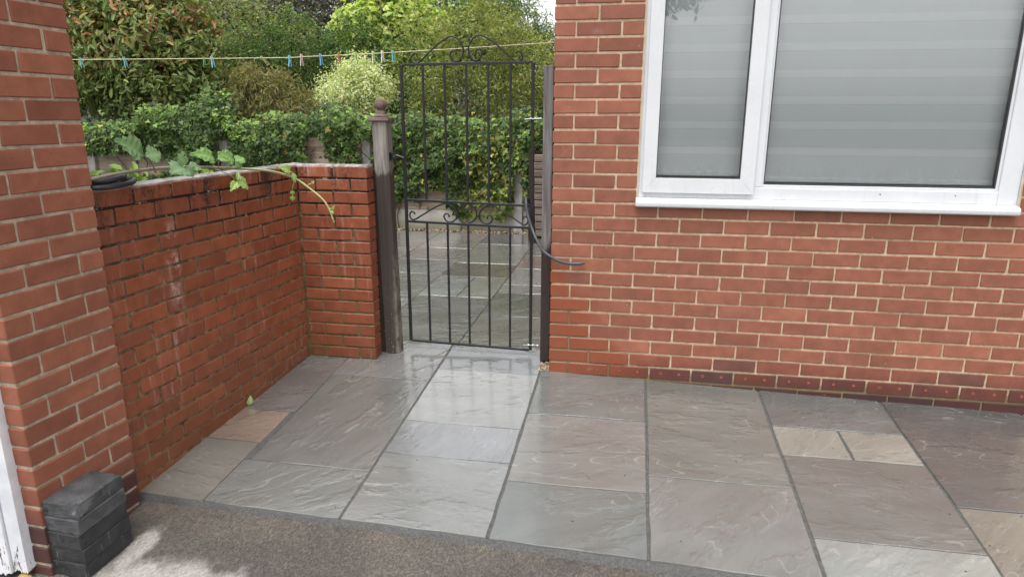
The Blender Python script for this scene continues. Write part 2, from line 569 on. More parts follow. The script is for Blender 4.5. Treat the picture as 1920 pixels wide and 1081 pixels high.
def mat_driveway():
    m = M('damp_aggregate_concrete')
    pos = m.coord('Position')
    px, py, pz = m.sep(pos)
    sv = m.mapping(pos, (150, 60, 60), (0, 0, 0), (0, 0, -0.7))
    agg = m.noise(sv, 1.0, 4, 0.7)
    cell = m.vor(pos, 190, 'F1', 'Color')
    cl = m.sep(cell)[0]
    c = m.mix(m.ramp(cl, 0.1, 0.9), (0.070, 0.062, 0.054), (0.125, 0.113, 0.097))
    c = m.mix(m.ramp(agg, 0.56, 0.72, 0, 0.75), c, (0.27, 0.225, 0.165))
    c = m.mix(m.ramp(agg, 0.44, 0.30, 0, 0.6), c, (0.03, 0.027, 0.024))
    big = m.noise(pos, 3.0, 5, 0.6)
    c = m.mix(m.ramp(big, 0.35, 0.65, 0, 0.6), c, m.mix(1.0, c, (0.62, 0.62, 0.66), 'MULTIPLY'))
    # olive bloom and an ochre band where the new edge was laid
    och = m.math('MULTIPLY', m.ramp(py, -1.60, -1.44), m.ramp(m.noise(pos, 5, 4), 0.42, 0.6, 0, 0.28))
    och = m.math('MULTIPLY', och, m.ramp(agg, 0.4, 0.6))
    c = m.mix(och, c, (0.26, 0.20, 0.135))
    # patch that has already dried pale
    def blob(cx, cy, rx, ry):
        ex = m.math('MULTIPLY', m.math('ADD', px, -cx), 1 / rx)
        ey = m.math('MULTIPLY', m.math('ADD', py, -cy), 1 / ry)
        return m.math('SQRT', m.math('ADD', m.math('MULTIPLY', ex, ex), m.math('MULTIPLY', ey, ey)))
    d = m.math('MINIMUM', blob(-1.10, -1.83, 0.40, 0.155), blob(-1.335, -1.66, 0.055, 0.16))
    wob = m.math('MULTIPLY_ADD', m.noise(pos, 11, 5, 0.6), 1.1, -0.55)
    dry = m.ramp(m.math('ADD', d, wob), 1.06, 0.50, 0, 0.75)
    dcol = m.mix(m.ramp(agg, 0.35, 0.65), (0.30, 0.285, 0.255), (0.50, 0.485, 0.45))
    c = m.mix(dry, c, dcol)
    rough = m.ramp(dry, 0, 1, 0.55, 0.92)
    h = m.math('ADD', m.math('MULTIPLY', agg, 1.0), m.math('MULTIPLY', cl, 0.5))
    return m.set(c, rough, m.bump(h, 0.9, 0.006), spec=0.4)
MAT['driveway'] = mat_driveway()

def mat_haunch():
    m = M('grey_cement_haunch')
    pos = m.coord('Position')
    n = m.noise(pos, 130, 5, 0.7)
    return m.set(m.mix(m.ramp(n, 0.3, 0.7), (0.045, 0.044, 0.042), (0.10, 0.098, 0.093)), 0.85, m.bump(n, 0.6, 0.005))
MAT['haunch'] = mat_haunch()

def mat_paver():
    m = M('charcoal_block_concrete')
    oc, oi = obj_rand_offset(m, m.coord('Object'))
    pos = m.coord('Position')
    n1 = m.noise(oc, 16, 5, 0.65)
    n2 = m.noise(oc, 120, 3)
    base = oi.outputs['Color']
    c = m.mix(m.ramp(n1, 0.3, 0.7), m.mix(1.0, base, (0.62, 0.62, 0.63), 'MULTIPLY'), m.mix(1.0, base, (1.3, 1.3, 1.3), 'MULTIPLY'))
    ru = m.ramp(m.noise(m.mapping(oc, (70, 70, 9)), 1.0, 4, 0.6), 0.62, 0.72, 0, 0.5)
    c = m.mix(ru, c, (0.26, 0.26, 0.265))
    dk = m.ramp(m.noise(m.mapping(oc, (34, 34, 22)), 1.0, 4, 0.6), 0.63, 0.68, 0, 0.85)
    c = m.mix(dk, c, (0.018, 0.018, 0.02))
    return m.set(c, m.ramp(n1, 0.3, 0.7, 0.6, 0.85), m.bump(m.math('ADD', m.math('ADD', n1, n2), m.noise(oc, 420, 2)), 0.8, 0.006))
MAT['paver'] = mat_paver()

def mat_peeling():
    m = M('peeling_white_paint')
    pos = m.coord('Position')
    px, py, pz = m.sep(pos)
    n = m.noise(m.mapping(pos, (60, 60, 12)), 1.0, 5, 0.7)
    low = m.ramp(pz, 0.25, -0.12, -0.1, 0.16)
    pe = m.ramp(m.math('ADD', n, low), 0.72, 0.74)
    c = m.mix(pe, m.mix(m.ramp(m.noise(pos, 9, 5), 0.4, 0.7), (0.74, 0.75, 0.78), (0.60, 0.61, 0.64)), (0.10, 0.07, 0.05))
    return m.set(c, m.ramp(pe, 0, 1, 0.4, 0.9), m.bump(m.math('SUBTRACT', n, m.math('MULTIPLY', pe, 0.6)), 0.4, 0.003))
MAT['peel'] = mat_peeling()

def mat_glass():
    m = M('window_glass')
    fr = m.n('Fresnel')
    fr.inputs['IOR'].default_value = 1.55
    gl = m.n('BsdfGlossy')
    gl.inputs['Roughness'].default_value = 0.0
    c = m.coord('Position')
    m.l(m.bump(m.noise(c, 1.6, 2), 0.02, 0.02), gl.inputs['Normal'])
    tp = m.n('BsdfTransparent')
    tp.inputs['Color'].default_value = (1.0, 1.0, 1.0, 1)
    mx = m.n('MixShader')
    f2 = m.math('MULTIPLY_ADD', fr.outputs[0], 1.4, 0.015)
    m.l(f2, mx.inputs[0])
    m.l(tp.outputs[0], mx.inputs[1])
    m.l(gl.outputs[0], mx.inputs[2])
    m.l(mx.outputs[0], m.o.inputs['Surface'])
    return m.m
MAT['glass'] = mat_glass()
MAT['blind'] = mat_plain('dense_blind_fabric', (0.82, 0.88, 0.88), 0.9, 0, 0.02, 8, 0.1)
MAT['blind_sheer'] = mat_plain('sheer_blind_fabric', (0.93, 0.97, 0.97), 0.9, 0, 0.02, 8, 0.1)
MAT['room'] = mat_plain('dim_room_wall', (0.10, 0.10, 0.10), 0.9)
MAT['render'] = mat_plain('pale_house_render', (0.5, 0.47, 0.43), 0.9, 0, 0.1, 2)

# ------------------------------------------------------------------ brick laying
_brick_cache = {}
def brick_mesh(L, D, H, var, plugs=False, mats=()):
    key = (round(L, 3), round(D, 3), round(H, 3), var, plugs, mats[0].name)
    if key in _brick_cache:
        return _brick_cache[key]
    r = random.Random(hash(key[:5]) & 0xffff)
    bm = bmesh.new()
    bm_box(bm, -L / 2, L / 2, 0, D, -H / 2, H / 2)
    for v in bm.verts:
        v.co.x += r.uniform(-0.0018, 0.0018)
        v.co.z += r.uniform(-0.0016, 0.0016)
        v.co.y += r.uniform(-0.0012, 0.0012)
    bmesh.ops.bevel(bm, geom=bm.edges[:], offset=r.uniform(0.0022, 0.0038), segments=1, affect='EDGES')
    # a knocked arris here and there
    for v in bm.verts:
        if r.random() < 0.12:
            v.co.z *= 0.97
    if plugs:
        for sx in (-L * 0.23, L * 0.23):
            c = bm.verts.new((sx, -0.0008, 0.004))
            ring = [bm.verts.new((sx + 0.0085 * math.cos(a), -0.0012, 0.004 + 0.0085 * math.sin(a))) for a in [2 * PI * k / 8 for k in range(8)]]
            ring2 = [bm.verts.new((sx + 0.013 * math.cos(a), 0.002, 0.004 + 0.012 * math.sin(a))) for a in [2 * PI * k / 8 for k in range(8)]]
            for k in range(8):
                f = bm.faces.new((ring[k], ring[(k + 1) % 8], c))
                f.material_index = 1
                f = bm.faces.new((ring2[k], ring2[(k + 1) % 8], ring[(k + 1) % 8], ring[k]))
                f.material_index = 2
    bmesh.ops.recalc_face_normals(bm, faces=bm.faces[:])
    me = bpy.data.meshes.new('brick')
    bm.to_mesh(me)
    bm.free()
    for mm in mats:
        me.materials.append(mm)
    _brick_cache[key] = me
    return me

def lay_brick(parent, origin, ang, s0, s1, zc, D, H, mats, color, plugs=False, proud=0.0):
    """one brick whose face starts at s0 and ends at s1 along the wall"""
    L = s1 - s0
    me = brick_mesh(L, D, H, random.randrange(4), plugs, mats)
    ca, sa = math.cos(ang), math.sin(ang)
    sm = (s0 + s1) / 2
    p = random.uniform(-0.0016, 0.0016) - proud
    x = origin[0] + ca * sm - sa * p
    y = origin[1] + sa * sm + ca * p
    o = link('brick', me, parent, None, (x, y, zc), (0, random.uniform(-0.004, 0.004), ang))
    o.color = (color[0], color[1], color[2], 1)
    return o

def tone(cols, weights):
    c = random.choices(cols, weights)[0]
    k = random.uniform(0.88, 1.12)
    return tuple(x * k for x in c)

HOUSE_T = ([(0.268, 0.097, 0.058), (0.247, 0.089, 0.054), (0.240, 0.089, 0.057), (0.285, 0.106, 0.063)], [5, 3, 1, 2])
LOW_T = ([(0.165, 0.052, 0.036), (0.115, 0.050, 0.048), (0.20, 0.058, 0.034)], [5, 1.3, 4])
GARD_T = ([(0.252, 0.073, 0.034), (0.236, 0.069, 0.033), (0.220, 0.067, 0.035), (0.268, 0.081, 0.038)], [5, 4, 2, 2])
PIER_T = ([(0.270, 0.095, 0.056), (0.250, 0.087, 0.051), (0.290, 0.105, 0.061)], [4, 3, 2])

MAT['plug'] = mat_plain('red_plug', (0.28, 0.075, 0.045), 0.7)
MAT['plug_rim'] = mat_plain('dark_plug_hole', (0.035, 0.018, 0.016), 0.9)

# ------------------------------------------------------------------ ground, driveway, patios
def fall(x, y):
    """the paving falls away to the right along the house wall"""
    return 0.028 * max(0.0, x) * (1 - 0.8 * min(1.0, max(0.0, -y / 1.4)))

def gz(x, y):
    return 0.0105 + 0.0742 * y - fall(x, y)

garden = struct(link('ground', boxes((-60, 60, -60, 60, -1.2, -0.55)), None, MAT['soil']))
back_soil = struct(link('garden_soil', boxes((-14, 6, 0.32, 60, -0.5, -0.03)), None, MAT['soil']))
# driveway slope, coarse sheet and a finely displaced part in front of the lens
def sheet(x0, x1, y0, y1, nx, ny, zf):
    V = [(x0 + (x1 - x0) * i / nx, y0 + (y1 - y0) * j / ny, 0) for j in range(ny + 1) for i in range(nx + 1)]
    V = [(a, b, zf(a, b)) for a, b, _ in V]
    F = [(j * (nx + 1) + i, j * (nx + 1) + i + 1, (j + 1) * (nx + 1) + i + 1, (j + 1) * (nx + 1) + i) for j in range(ny) for i in range(nx)]
    return mesh_from(V, F, 'sheet', True)

def yfront(x):
    return -1.412 - 0.035 * (x + 0.5)

DROP = 0.026
def zdrive(x, y):
    h = mnoise.fractal(Vector((x * 45, y * 60, 0)), 0.9, 2.0, 3) * 0.0016 + mnoise.noise(Vector((x * 130, y * 150, 3))) * 0.0014
    h += mnoise.noise(Vector((x * 3, y * 3, 7))) * 0.004
    return gz(x, y) - DROP + h
d1 = struct(link('driveway', sheet(-2.2, 1.3, -2.25, -1.40, 420, 130, zdrive), None, MAT['driveway']))
d2 = struct(link('driveway', sheet(-6.0, 8.0, -6.5, -1.42, 30, 12, lambda x, y: gz(x, y) - DROP - 0.008), None, MAT['driveway']))
d3 = struct(link('road', boxes((-40, 40, -40, -6.5, -0.9, gz(0, -6.5) - DROP - 0.008)), None, MAT['driveway']))

# cement haunch along the edge of the slabs
def haunch():
    V, F = [], []
    n = 240
    for i in range(n + 1):
        x = -1.56 + 3.2 * i / n
        y = yfront(x)
        k = mnoise.noise(Vector((x * 9, 0, 0))) * 0.012 + mnoise.noise(Vector((x * 40, 3, 0))) * 0.006
        wd = 0.015 + 0.012 * max(0, x + 0.6) + k
        for dy, dz in ((0.02, -0.007), (0.0, -0.008), (-wd * 0.4, -0.014), (-wd, -0.023), (-wd - 0.008, -0.034)):
            V.append((x, y + dy, gz(x, y + dy) + dz + mnoise.noise(Vector((x * 60, dy * 200, 1))) * 0.0015))
    for i in range(n):
        for k in range(4):
            a = i * 5 + k
            F.append((a, a + 1, a + 6, a + 5))
    return mesh_from(V, F, 'haunch', True)
struct(link('cement_edging', haunch(), None, MAT['haunch']))

def slab_mesh(c, th=0.035, seed=0):
    """quad slab from corners (x,y) ccw, wavy hand-cut edges, chamfered"""
    cx = sum(p[0] for p in c) / 4
    cy = sum(p[1] for p in c) / 4
    n = 10
    per = []
    for e in range(4):
        a, b = Vector((c[e][0] - cx, c[e][1] - cy)), Vector((c[(e + 1) % 4][0] - cx, c[(e + 1) % 4][1] - cy))
        nrm = Vector(((b - a).y, -(b - a).x)).normalized()
        for k in range(n):
            t = k / n
            wv = mnoise.noise(Vector((seed * 3.1 + e * 17.3, t * 5.0 * (b - a).length / 0.6, 0))) * 0.0035 + mnoise.noise(Vector((seed * 1.7 + e * 7, t * 22, 4))) * 0.0018
            per.append(a.lerp(b, t) + nrm * wv)
    m = len(per)
    V, F = [], []
    for sc_in, z in ((0.0, -th), (0.0, -0.003), (0.0022, 0.0)):
        for p in per:
            L = p.length
            q = p * (1 - sc_in / L)
            V.append((q.x, q.y, z))
    for r in range(2):
        for k in range(m):
            k2 = (k + 1) % m
            F.append((r * m + k, r * m + k2, (r + 1) * m + k2, (r + 1) * m + k))
    F.append(tuple(2 * m + k for k in range(m)))
    return mesh_from(V, F, 'slab'), cx, cy

TILT = math.atan(0.0742)
def put_slab(parent, x0, x1, y0, y1, col, tilt=True, z=None, front=False, seed=[0]):
    g = 0.0036
    seed[0] += 1
    k = 0.0089
    cs = [(x0 + g, y0 + g), (x1 - g, y0 + g), (x1 - g, y1 - g), (x0 + g, y1 - g)]
    if front:
        cs[0] = (x0 + g, yfront(x0))
        cs[1] = (x1 - g, yfront(x1))
    if tilt:
        q = []
        for i, (x, y) in enumerate(cs):
            d = 0.0 if (front and i < 2) else fall(x, y) / 0.46
            q.append((x + k * y + (x - 0.39) / (3.56 + y) * d, y + d - (0 if front and i < 2 else k * x)))
        cs = q
    me, cx, cy = slab_mesh(cs, 0.035, seed[0])
    dz = random.uniform(-0.001, 0.001)
    if tilt:
        zz = gz(cx, cy) + dz
        for v in me.vertices:
            v.co.z += gz(cx + v.co.x, cy + v.co.y) - gz(cx, cy)
    else:
        zz = z + dz
    o = link('paving_slab', me, parent, MAT['slab'], (cx, cy, zz))
    v = random.uniform(0.86, 0.95) if tilt else random.uniform(0.95, 1.05)
    o.color = (col[0] * v * 1.10, col[1] * v * (1.14 if tilt else 1.10), col[2] * v * 1.16, 1)
    return o

GREY = (0.150, 0.147, 0.140)
GRN = (0.132, 0.133, 0.123)
PALE = (0.215, 0.213, 0.203)
PINK = (0.172, 0.162, 0.150)
BRWN = (0.132, 0.127, 0.117)
SALM = (0.215, 0.165, 0.132)
DARK = (0.086, 0.085, 0.081)
CREAM = (0.225, 0.213, 0.185)

def bed_front():
    V, F = [], []
    def part(x0, x1, nx, ya, yb, ny):
        b = len(V)
        for j in range(ny + 1):
            for i in range(nx + 1):
                x = x0 + (x1 - x0) * i / nx
                a_, b_ = ya(x), yb(x)
                y = a_ + (b_ - a_) * j / ny
                V.append((x, y, gz(x, y) - 0.0055))
        for j in range(ny):
            for i in range(nx):
                a = b + j * (nx + 1) + i
                F.append((a, a + 1, a + nx + 2, a + nx + 1))
    part(-1.60, 2.95, 40, lambda x: yfront(x) + 0.004, lambda x: 0.05, 20)
    part(-1.40, 0.02, 10, lambda x: 0.05, lambda x: 0.296, 4)
    return mesh_from(V, F, 'bed')
patio = struct(link('front_patio', bed_front(), None, MAT['joint']))
def wl(y):
    return -1.451 + 0.067 * (y + 0.011) - 0.03
for a in [
    (wl(-.05), -1.213, -0.10, 0.05, GREY), (wl(-.4), -1.205, -0.668, -0.10, (0.150, 0.138, 0.130)),
    (wl(-.8), -1.232, -0.957, -0.668, SALM), (wl(-1.2), -1.235, -1.40, -0.957, (0.165, 0.155, 0.135), 1),
    (-1.205, -0.640, -1.095, -0.222, (0.140, 0.138, 0.128)), (-1.235, -0.640, -1.40, -1.095, (0.150, 0.150, 0.140), 1),
    (-1.213, -0.640, -0.222, 0.30, (0.150, 0.143, 0.138)),
    (-0.636, -0.050, -0.064, 0.30, (0.158, 0.160, 0.160)), (-0.636, -0.050, -0.648, -0.064, PALE),
    (-0.636, -0.050, -0.942, -0.648, (0.185, 0.185, 0.188)), (-0.636, -0.050, -1.42, -0.942, (0.180, 0.178, 0.170), 1),
    (-0.046, 0.538, -0.484, 0.02, GRN), (-0.046, 0.538, -1.064, -0.484, PINK), (-0.046, 0.538, -1.44, -1.064, (0.130, 0.133, 0.127), 1),
    (0.542, 1.126, -0.936, 0.02, (0.135, 0.134, 0.120)), (0.542, 1.126, -1.46, -0.936, (0.162, 0.153, 0.143), 1),
    (1.132, 1.718, -0.424, 0.02, (0.125, 0.127, 0.122)), (1.132, 1.428, -0.678, -0.424, CREAM), (1.432, 1.718, -0.678, -0.424, CREAM),
    (1.132, 1.718, -1.238, -0.678, BRWN), (1.132, 1.718, -1.48, -1.238, (0.225, 0.225, 0.205), 1),
    (1.724, 2.36, -0.964, 0.02, DARK), (1.724, 2.36, -1.5, -0.964, (0.17, 0.155, 0.135), 1), (2.366, 2.93, -0.6, 0.02, GRN), (2.366, 2.93, -1.5, -0.6, GREY, 1),
]:
    put_slab(patio, *a[:5], front=len(a) > 5)

bp = struct(link('back_patio', boxes((-4.3, 0.0, 0.309, 4.36, -0.06, 0.022)), None, MAT['joint']))
BC = [(0.165, 0.165, 0.15), (0.15, 0.14, 0.127), (0.21, 0.21, 0.19), (0.145, 0.146, 0.14), (0.18, 0.17, 0.15)]
def backcol(x0, x1, ys, cols=None):
    for i in range(len(ys) - 1):
        put_slab(bp, x0, x1, ys[i], ys[i + 1], cols[i] if cols else random.choice(BC), tilt=False, z=0.03)
backcol(-0.612, -0.004, [0.306, 0.96, 1.6, 1.88, 2.5, 3.1, 3.7, 4.35], [BC[1], (0.115, 0.118, 0.10), BC[2], BC[2], (0.19, 0.15, 0.125), BC[0], BC[1]])
backcol(-1.222, -0.612, [0.306, 1.42], [(0.135, 0.132, 0.123)])
backcol(-1.222, -0.90, [1.42, 2.1], [(0.19, 0.20, 0.18)])
backcol(-0.90, -0.612, [1.42, 2.1], [(0.19, 0.195, 0.165)])
backcol(-1.222, -0.612, [2.1, 2.66, 3.65, 4.35], [(0.125, 0.113, 0.098), (0.17, 0.172, 0.15), (0.10, 0.10, 0.10)])
backcol(-1.83, -1.222, [0.306, 1.0, 1.28, 2.15, 2.75, 3.35, 4.35], [BC[1], BC[2], BC[0], (0.16, 0.165, 0.15), BC[4], BC[4]])
backcol(-2.44, -1.83, [0.306, 0.9, 1.8, 2.4, 3.3, 4.35])
backcol(-3.04, -2.44, [0.306, 1.2, 2.1, 2.7, 3.6, 4.35])
backcol(-4.29, -3.04, [0.306, 1.6, 3.0, 4.35])

# ------------------------------------------------------------------ house
house = thing('house', 'red brick house wall with a white framed window on the right', 'house')
ROWH = 0.075
WX0, WX1, WZ0, WZ1 = 0.447, 2.243, 0.972, 2.32
link('wall', boxes((0.006, 3.3, 0.005, 0.10, -0.4, WZ0), (0.006, WX0, 0.005, 0.10, WZ0, WZ1), (WX1, 3.3, 0.005, 0.10, WZ0, WZ1),
                   (0.006, 3.3, 0.005, 0.10, WZ1, 2.55), (0.006, 0.10, 0.10, 0.885, -0.4, 2.55)), house, MAT['mortar_house'])
def mat_upper():
    m = M('upper_brickwork')
    v = m.n('TexBrick')
    pos = m.coord('Position')
    cb = m.n('CombineXYZ')
    x, y, z = m.sep(pos)
    m.l(m.math('ADD', x, y), cb.inputs[0])
    m.l(z, cb.inputs[1])
    m.l(cb.outputs[0], v.inputs['Vector'])
    v.inputs['Scale'].default_value = 1.0
    v.inputs['Brick Width'].default_value = 0.225
    v.inputs['Row Height'].default_value = 0.075
    v.inputs['Mortar Size'].default_value = 0.005
    v.inputs['Color1'].default_value = (0.28, 0.08, 0.05, 1)
    v.inputs['Color2'].default_value = (0.24, 0.07, 0.05, 1)
    v.inputs['Mortar'].default_value = (0.45, 0.34, 0.22, 1)
    return m.set(v.outputs['Color'], 0.75)
link('upper_wall', boxes((0, 3.3, 0.0, 0.10, 2.55, 4.9), (0, 0.10, 0.10, 5.5, 2.55, 4.9), (0, 0.10, 0.885, 5.5, -0.4, 2.55)), house, mat_upper())
roof = link('roof', mesh_from([(-0.4, -0.5, 4.8), (3.6, -0.5, 4.8), (3.6, 3.0, 6.6), (-0.4, 3.0, 6.6), (-0.4, -0.5, 4.9), (3.6, -0.5, 4.9), (3.6, 3.0, 6.72), (-0.4, 3.0, 6.72)],
     [(0, 3, 2, 1), (4, 5, 6, 7), (0, 1, 5, 4), (1, 2, 6, 5), (2, 3, 7, 6), (3, 0, 4, 7)]), house, mat_plain('roof_tile', (0.12, 0.06, 0.045), 0.8))
hm = (MAT['brick_house'],)
hmp = (MAT['brick_house'], MAT['plug'], MAT['plug_rim'])
for r in range(-2, 34):
    zc = r * ROWH + 0.005 + 0.0325
    if zc > 2.54:
        break
    iv = []
    if r % 2 == 0:
        iv.append((0.0, 0.1025))
        s = 0.1125
    else:
        s = 0.0
    while s < 2.75:
        iv.append((s, s + 0.215))
        s += 0.225
    for (a, b) in iv:
        if WZ0 < zc < WZ1 - 0.02:
            if a < 0.44 and b > 0.449:
                b = 0.441
            if b > 0.45 and a < 2.246:
                if b > 2.30:
                    a = 2.247
                else:
                    continue
            if b - a < 0.03:
                continue
        if r >= 28 and a > 0.7:
            continue
        if b > 2.62:
            continue
        if r <= -1:
            c = tone([(0.075, 0.024, 0.020), (0.050, 0.022, 0.022), (0.09, 0.028, 0.02)], [3, 2, 2])
        elif r == 0 and a > 0.1:
            c = tone(*LOW_T)
        elif r == 1 and a > 0.2:
            c = tone([(0.235, 0.078, 0.050), (0.19, 0.074, 0.055)], [3, 1])
        else:
            c = tone(*HOUSE_T)
        plug = (r == 0 and b - a > 0.2)
        D = 0.215 if (r % 2 == 0 and a == 0.0) else 0.1025
        lay_brick(house, (0, 0), 0.0, a, b, zc, D, 0.065, hmp if plug else hm, c, plug)
    # flank wall beside the gate, a metre of it
    if -1 <= r < 29:
        y = 0.225 if r % 2 == 0 else 0.1125
        while y < 0.85:
            lay_brick(house, (0, 2.0), -PI / 2, 2.0 - y - 0.215, 2.0 - y, zc, 0.09, 0.065, hm, tone(*HOUSE_T))
            y += 0.225

window = link('window', None, house)
# outer frame
FY = 0.012
link('frame', boxes((0.450, 0.487, FY, 0.085, 1.008, 2.30), (2.150, 2.236, FY, 0.085, 1.008, 2.30), (0.487, 2.150, FY, 0.085, 1.008, 1.070),
                    (0.487, 2.150, FY, 0.085, 2.22, 2.30), (1.000, 1.062, FY, 0.085, 1.070, 2.22), bevel=0.004, seg=2), window, MAT['upvc'])
# opening sash, proud of the frame
def mitred(x0, x1, z0, z1, i0, i1, k0, k1, y0, y1, bev):
    """four rails meeting on welded mitres round an opening"""
    o = [(x0, z0), (x1, z0), (x1, z1), (x0, z1)]
    i_ = [(i0, k0), (i1, k0), (i1, k1), (i0, k1)]
    bm = bmesh.new()
    for e in range(4):
        q = [o[e], o[(e + 1) % 4], i_[(e + 1) % 4], i_[e]]
        vs = [bm.verts.new((a, y, b)) for y in (y0, y1) for a, b in q]
        for f in ((0, 1, 2, 3), (7, 6, 5, 4), (1, 0, 4, 5), (2, 1, 5, 6), (3, 2, 6, 7), (0, 3, 7, 4)):
            bm.faces.new([vs[k] for k in f])
    bmesh.ops.recalc_face_normals(bm, faces=bm.faces[:])
    bmesh.ops.bevel(bm, geom=[e for e in bm.edges], offset=bev, segments=2, affect='EDGES', profile=0.5)
    me = bpy.data.meshes.new('sash')
    bm.to_mesh(me)
    bm.free()
    return me
link('sash', mitred(0.470, 1.022, 1.034, 2.28, 0.536, 0.953, 1.110, 2.20, -0.006, 0.06, 0.0016), window, MAT['upvc'])
link('drain_cap', boxes((1.62, 1.626, 0.0105, 0.014, 1.044, 1.050)), window, MAT['gasket'])
link('fixing_cap', boxes((1.96, 1.965, 0.0105, 0.014, 1.046, 1.051)), window, MAT['gasket'])
link('glazing_bead', boxes((1.062, 1.072, 0.022, 0.05, 1.070, 2.22), (2.138, 2.150, 0.022, 0.05, 1.070, 2.22), (1.072, 2.138, 0.022, 0.05, 1.070, 1.083), bevel=0.002), window, MAT['upvc'])
link('gasket', boxes((0.534, 0.540, 0.004, 0.03, 1.108, 2.20), (0.949, 0.955, 0.004, 0.03, 1.108, 2.20), (0.540, 0.949, 0.004, 0.03, 1.108, 1.113),
                     (1.071, 1.078, 0.026, 0.05, 1.081, 2.22), (2.133, 2.139, 0.026, 0.05, 1.081, 2.22), (1.078, 2.126, 0.026, 0.05, 1.081, 1.090)), window, MAT['gasket'])
link('pane', boxes((0.537, 0.952, 0.016, 0.020, 1.110, 2.20)), window, MAT['glass'])
link('pane', boxes((1.074, 2.135, 0.034, 0.038, 1.084, 2.22)), window, MAT['glass'])
def sill_mesh():
    prof = [(0.02, 1.009), (-0.026, 1.003), (-0.036, 0.996), (-0.040, 0.984), (-0.038, 0.968), (-0.030, 0.962), (0.0, 0.966), (0.02, 0.968)]
    V, F = [], []
    for x in (0.439, 2.236):
        V += [(x, y, z) for y, z in prof]
    n = len(prof)
    for k in range(n):
        k2 = (k + 1) % n
        F.append((k, k2, n + k2, n + k))
    F += [tuple(range(n)), tuple(range(2 * n - 1, n - 1, -1))]
    me = mesh_from(V, F, 'sill')
    bm = bmesh.new()
    bm.from_mesh(me)
    bmesh.ops.recalc_face_normals(bm, faces=bm.faces[:])
    bmesh.ops.bevel(bm, geom=bm.edges[:], offset=0.002, segments=1, affect='EDGES')
    bm.to_mesh(me)
    bm.free()
    return me
link('sill', sill_mesh(), window, MAT['upvc'])
MAT['sealant'] = mat_plain('pale_sealant', (0.5, 0.46, 0.41), 0.7)
link('sealant', boxes((0.4435, 0.452, 0.006, 0.02, 1.0, 2.3)), window, MAT['sealant'])
link('sealant', boxes((2.2345, 2.245, 0.006, 0.02, 1.0, 2.3)), window, MAT['sealant'])
link('room', boxes((0.12, 3.2, 1.6, 1.65, 0.2, 2.5), (0.12, 3.2, 0.11, 1.6, 0.2, 0.25), (0.12, 3.2, 0.11, 1.6, 2.45, 2.5), (3.2, 3.25, 0.11, 1.65, 0.2, 2.5)), house, MAT['room'])

def zebra(x0, x1, zb, label):
    t = thing('roller_blind', label, 'blind', ((x0 + x1) / 2, 0.098, zb), 0, 'striped blinds behind the window')
    w2 = (x1 - x0) / 2
    link('bottom_rail', boxes((-w2, w2, -0.010, 0.010, 0, 0.024), bevel=0.004), t, MAT['blind_sheer'])
    z = 1.123
    k = 0
    edges = [1.231, 1.266]
    zz = zb + 0.024
    bands = []
    stripe = [1.248, 1.376, 1.496, 1.622, 1.748, 1.874, 2.0, 2.126]
    cur = zz
    for s_ in stripe:
        a, b = s_ - 0.020, s_ + 0.020
        bands.append((cur, a, 0))
        bands.append((a, b, 1))
        cur = b
    bands.append((cur, 2.25, 0))
    for a, b, kd in bands:
        dy = -0.0006 if kd else 0.0012
        link('sheer_band' if kd else 'dense_band', boxes((-w2, w2, dy, dy + 0.001, a - zb + 0.0002, b - zb - 0.0002)), t, MAT['blind_sheer'] if kd else MAT['blind'])
zebra(0.50, 0.985, 1.116, 'narrow grey striped blind behind the small left pane')
zebra(1.02, 2.155, 1.092, 'wide grey striped blind behind the large right pane')

# ------------------------------------------------------------------ garden wall (L plan)
gw = thing('garden_wall', 'low wet red brick garden wall with blackened joints and return by the gate', 'wall')
GA = math.atan2(1.0, 0.067)
GLEN = 1.42
GC = (-1.451, 0.003)                   # inner corner, face line
gdir = Vector((math.cos(GA), math.sin(GA)))
GO = (GC[0] - gdir.x * GLEN, GC[1] - gdir.y * GLEN)
GROW, GTOP, GMOD = 0.0709, 1.145, 0.209
def wall_prism(p0, p1, th, z0, z1, rec=0.005):
    """upright slab from p0 to p1 with thickness to the left of the direction"""
    d = (Vector(p1) - Vector(p0)).normalized()
    nrm = Vector((-d.y, d.x))
    a = Vector(p0) + nrm * rec
    b = Vector(p1) + nrm * rec
    c = Vector(p1) + nrm * (th - rec)
    e = Vector(p0) + nrm * (th - rec)
    V = [(p.x, p.y, z) for z in (z0, z1) for p in (a, b, c, e)]
    return mesh_from(V, [(0, 3, 2, 1), (4, 5, 6, 7), (0, 1, 5, 4), (1, 2, 6, 5), (2, 3, 7, 6), (3, 0, 4, 7)])
GE = (GC[0] + gdir.x * 0.095, GC[1] + gdir.y * 0.095)
link('mortar_core', wall_prism(GO, GE, 0.1025, -0.25, GTOP - 0.008), gw, MAT['mortar_garden'])
RX1 = -1.034
link('mortar_core', wall_prism((GC[0] - 0.05, GC[1] + 0.0005), (RX1 - 0.005, GC[1] + 0.0005), 0.1025, -0.25, GTOP - 0.009), gw, MAT['mortar_garden'])
gm = (MAT['brick_garden'],)
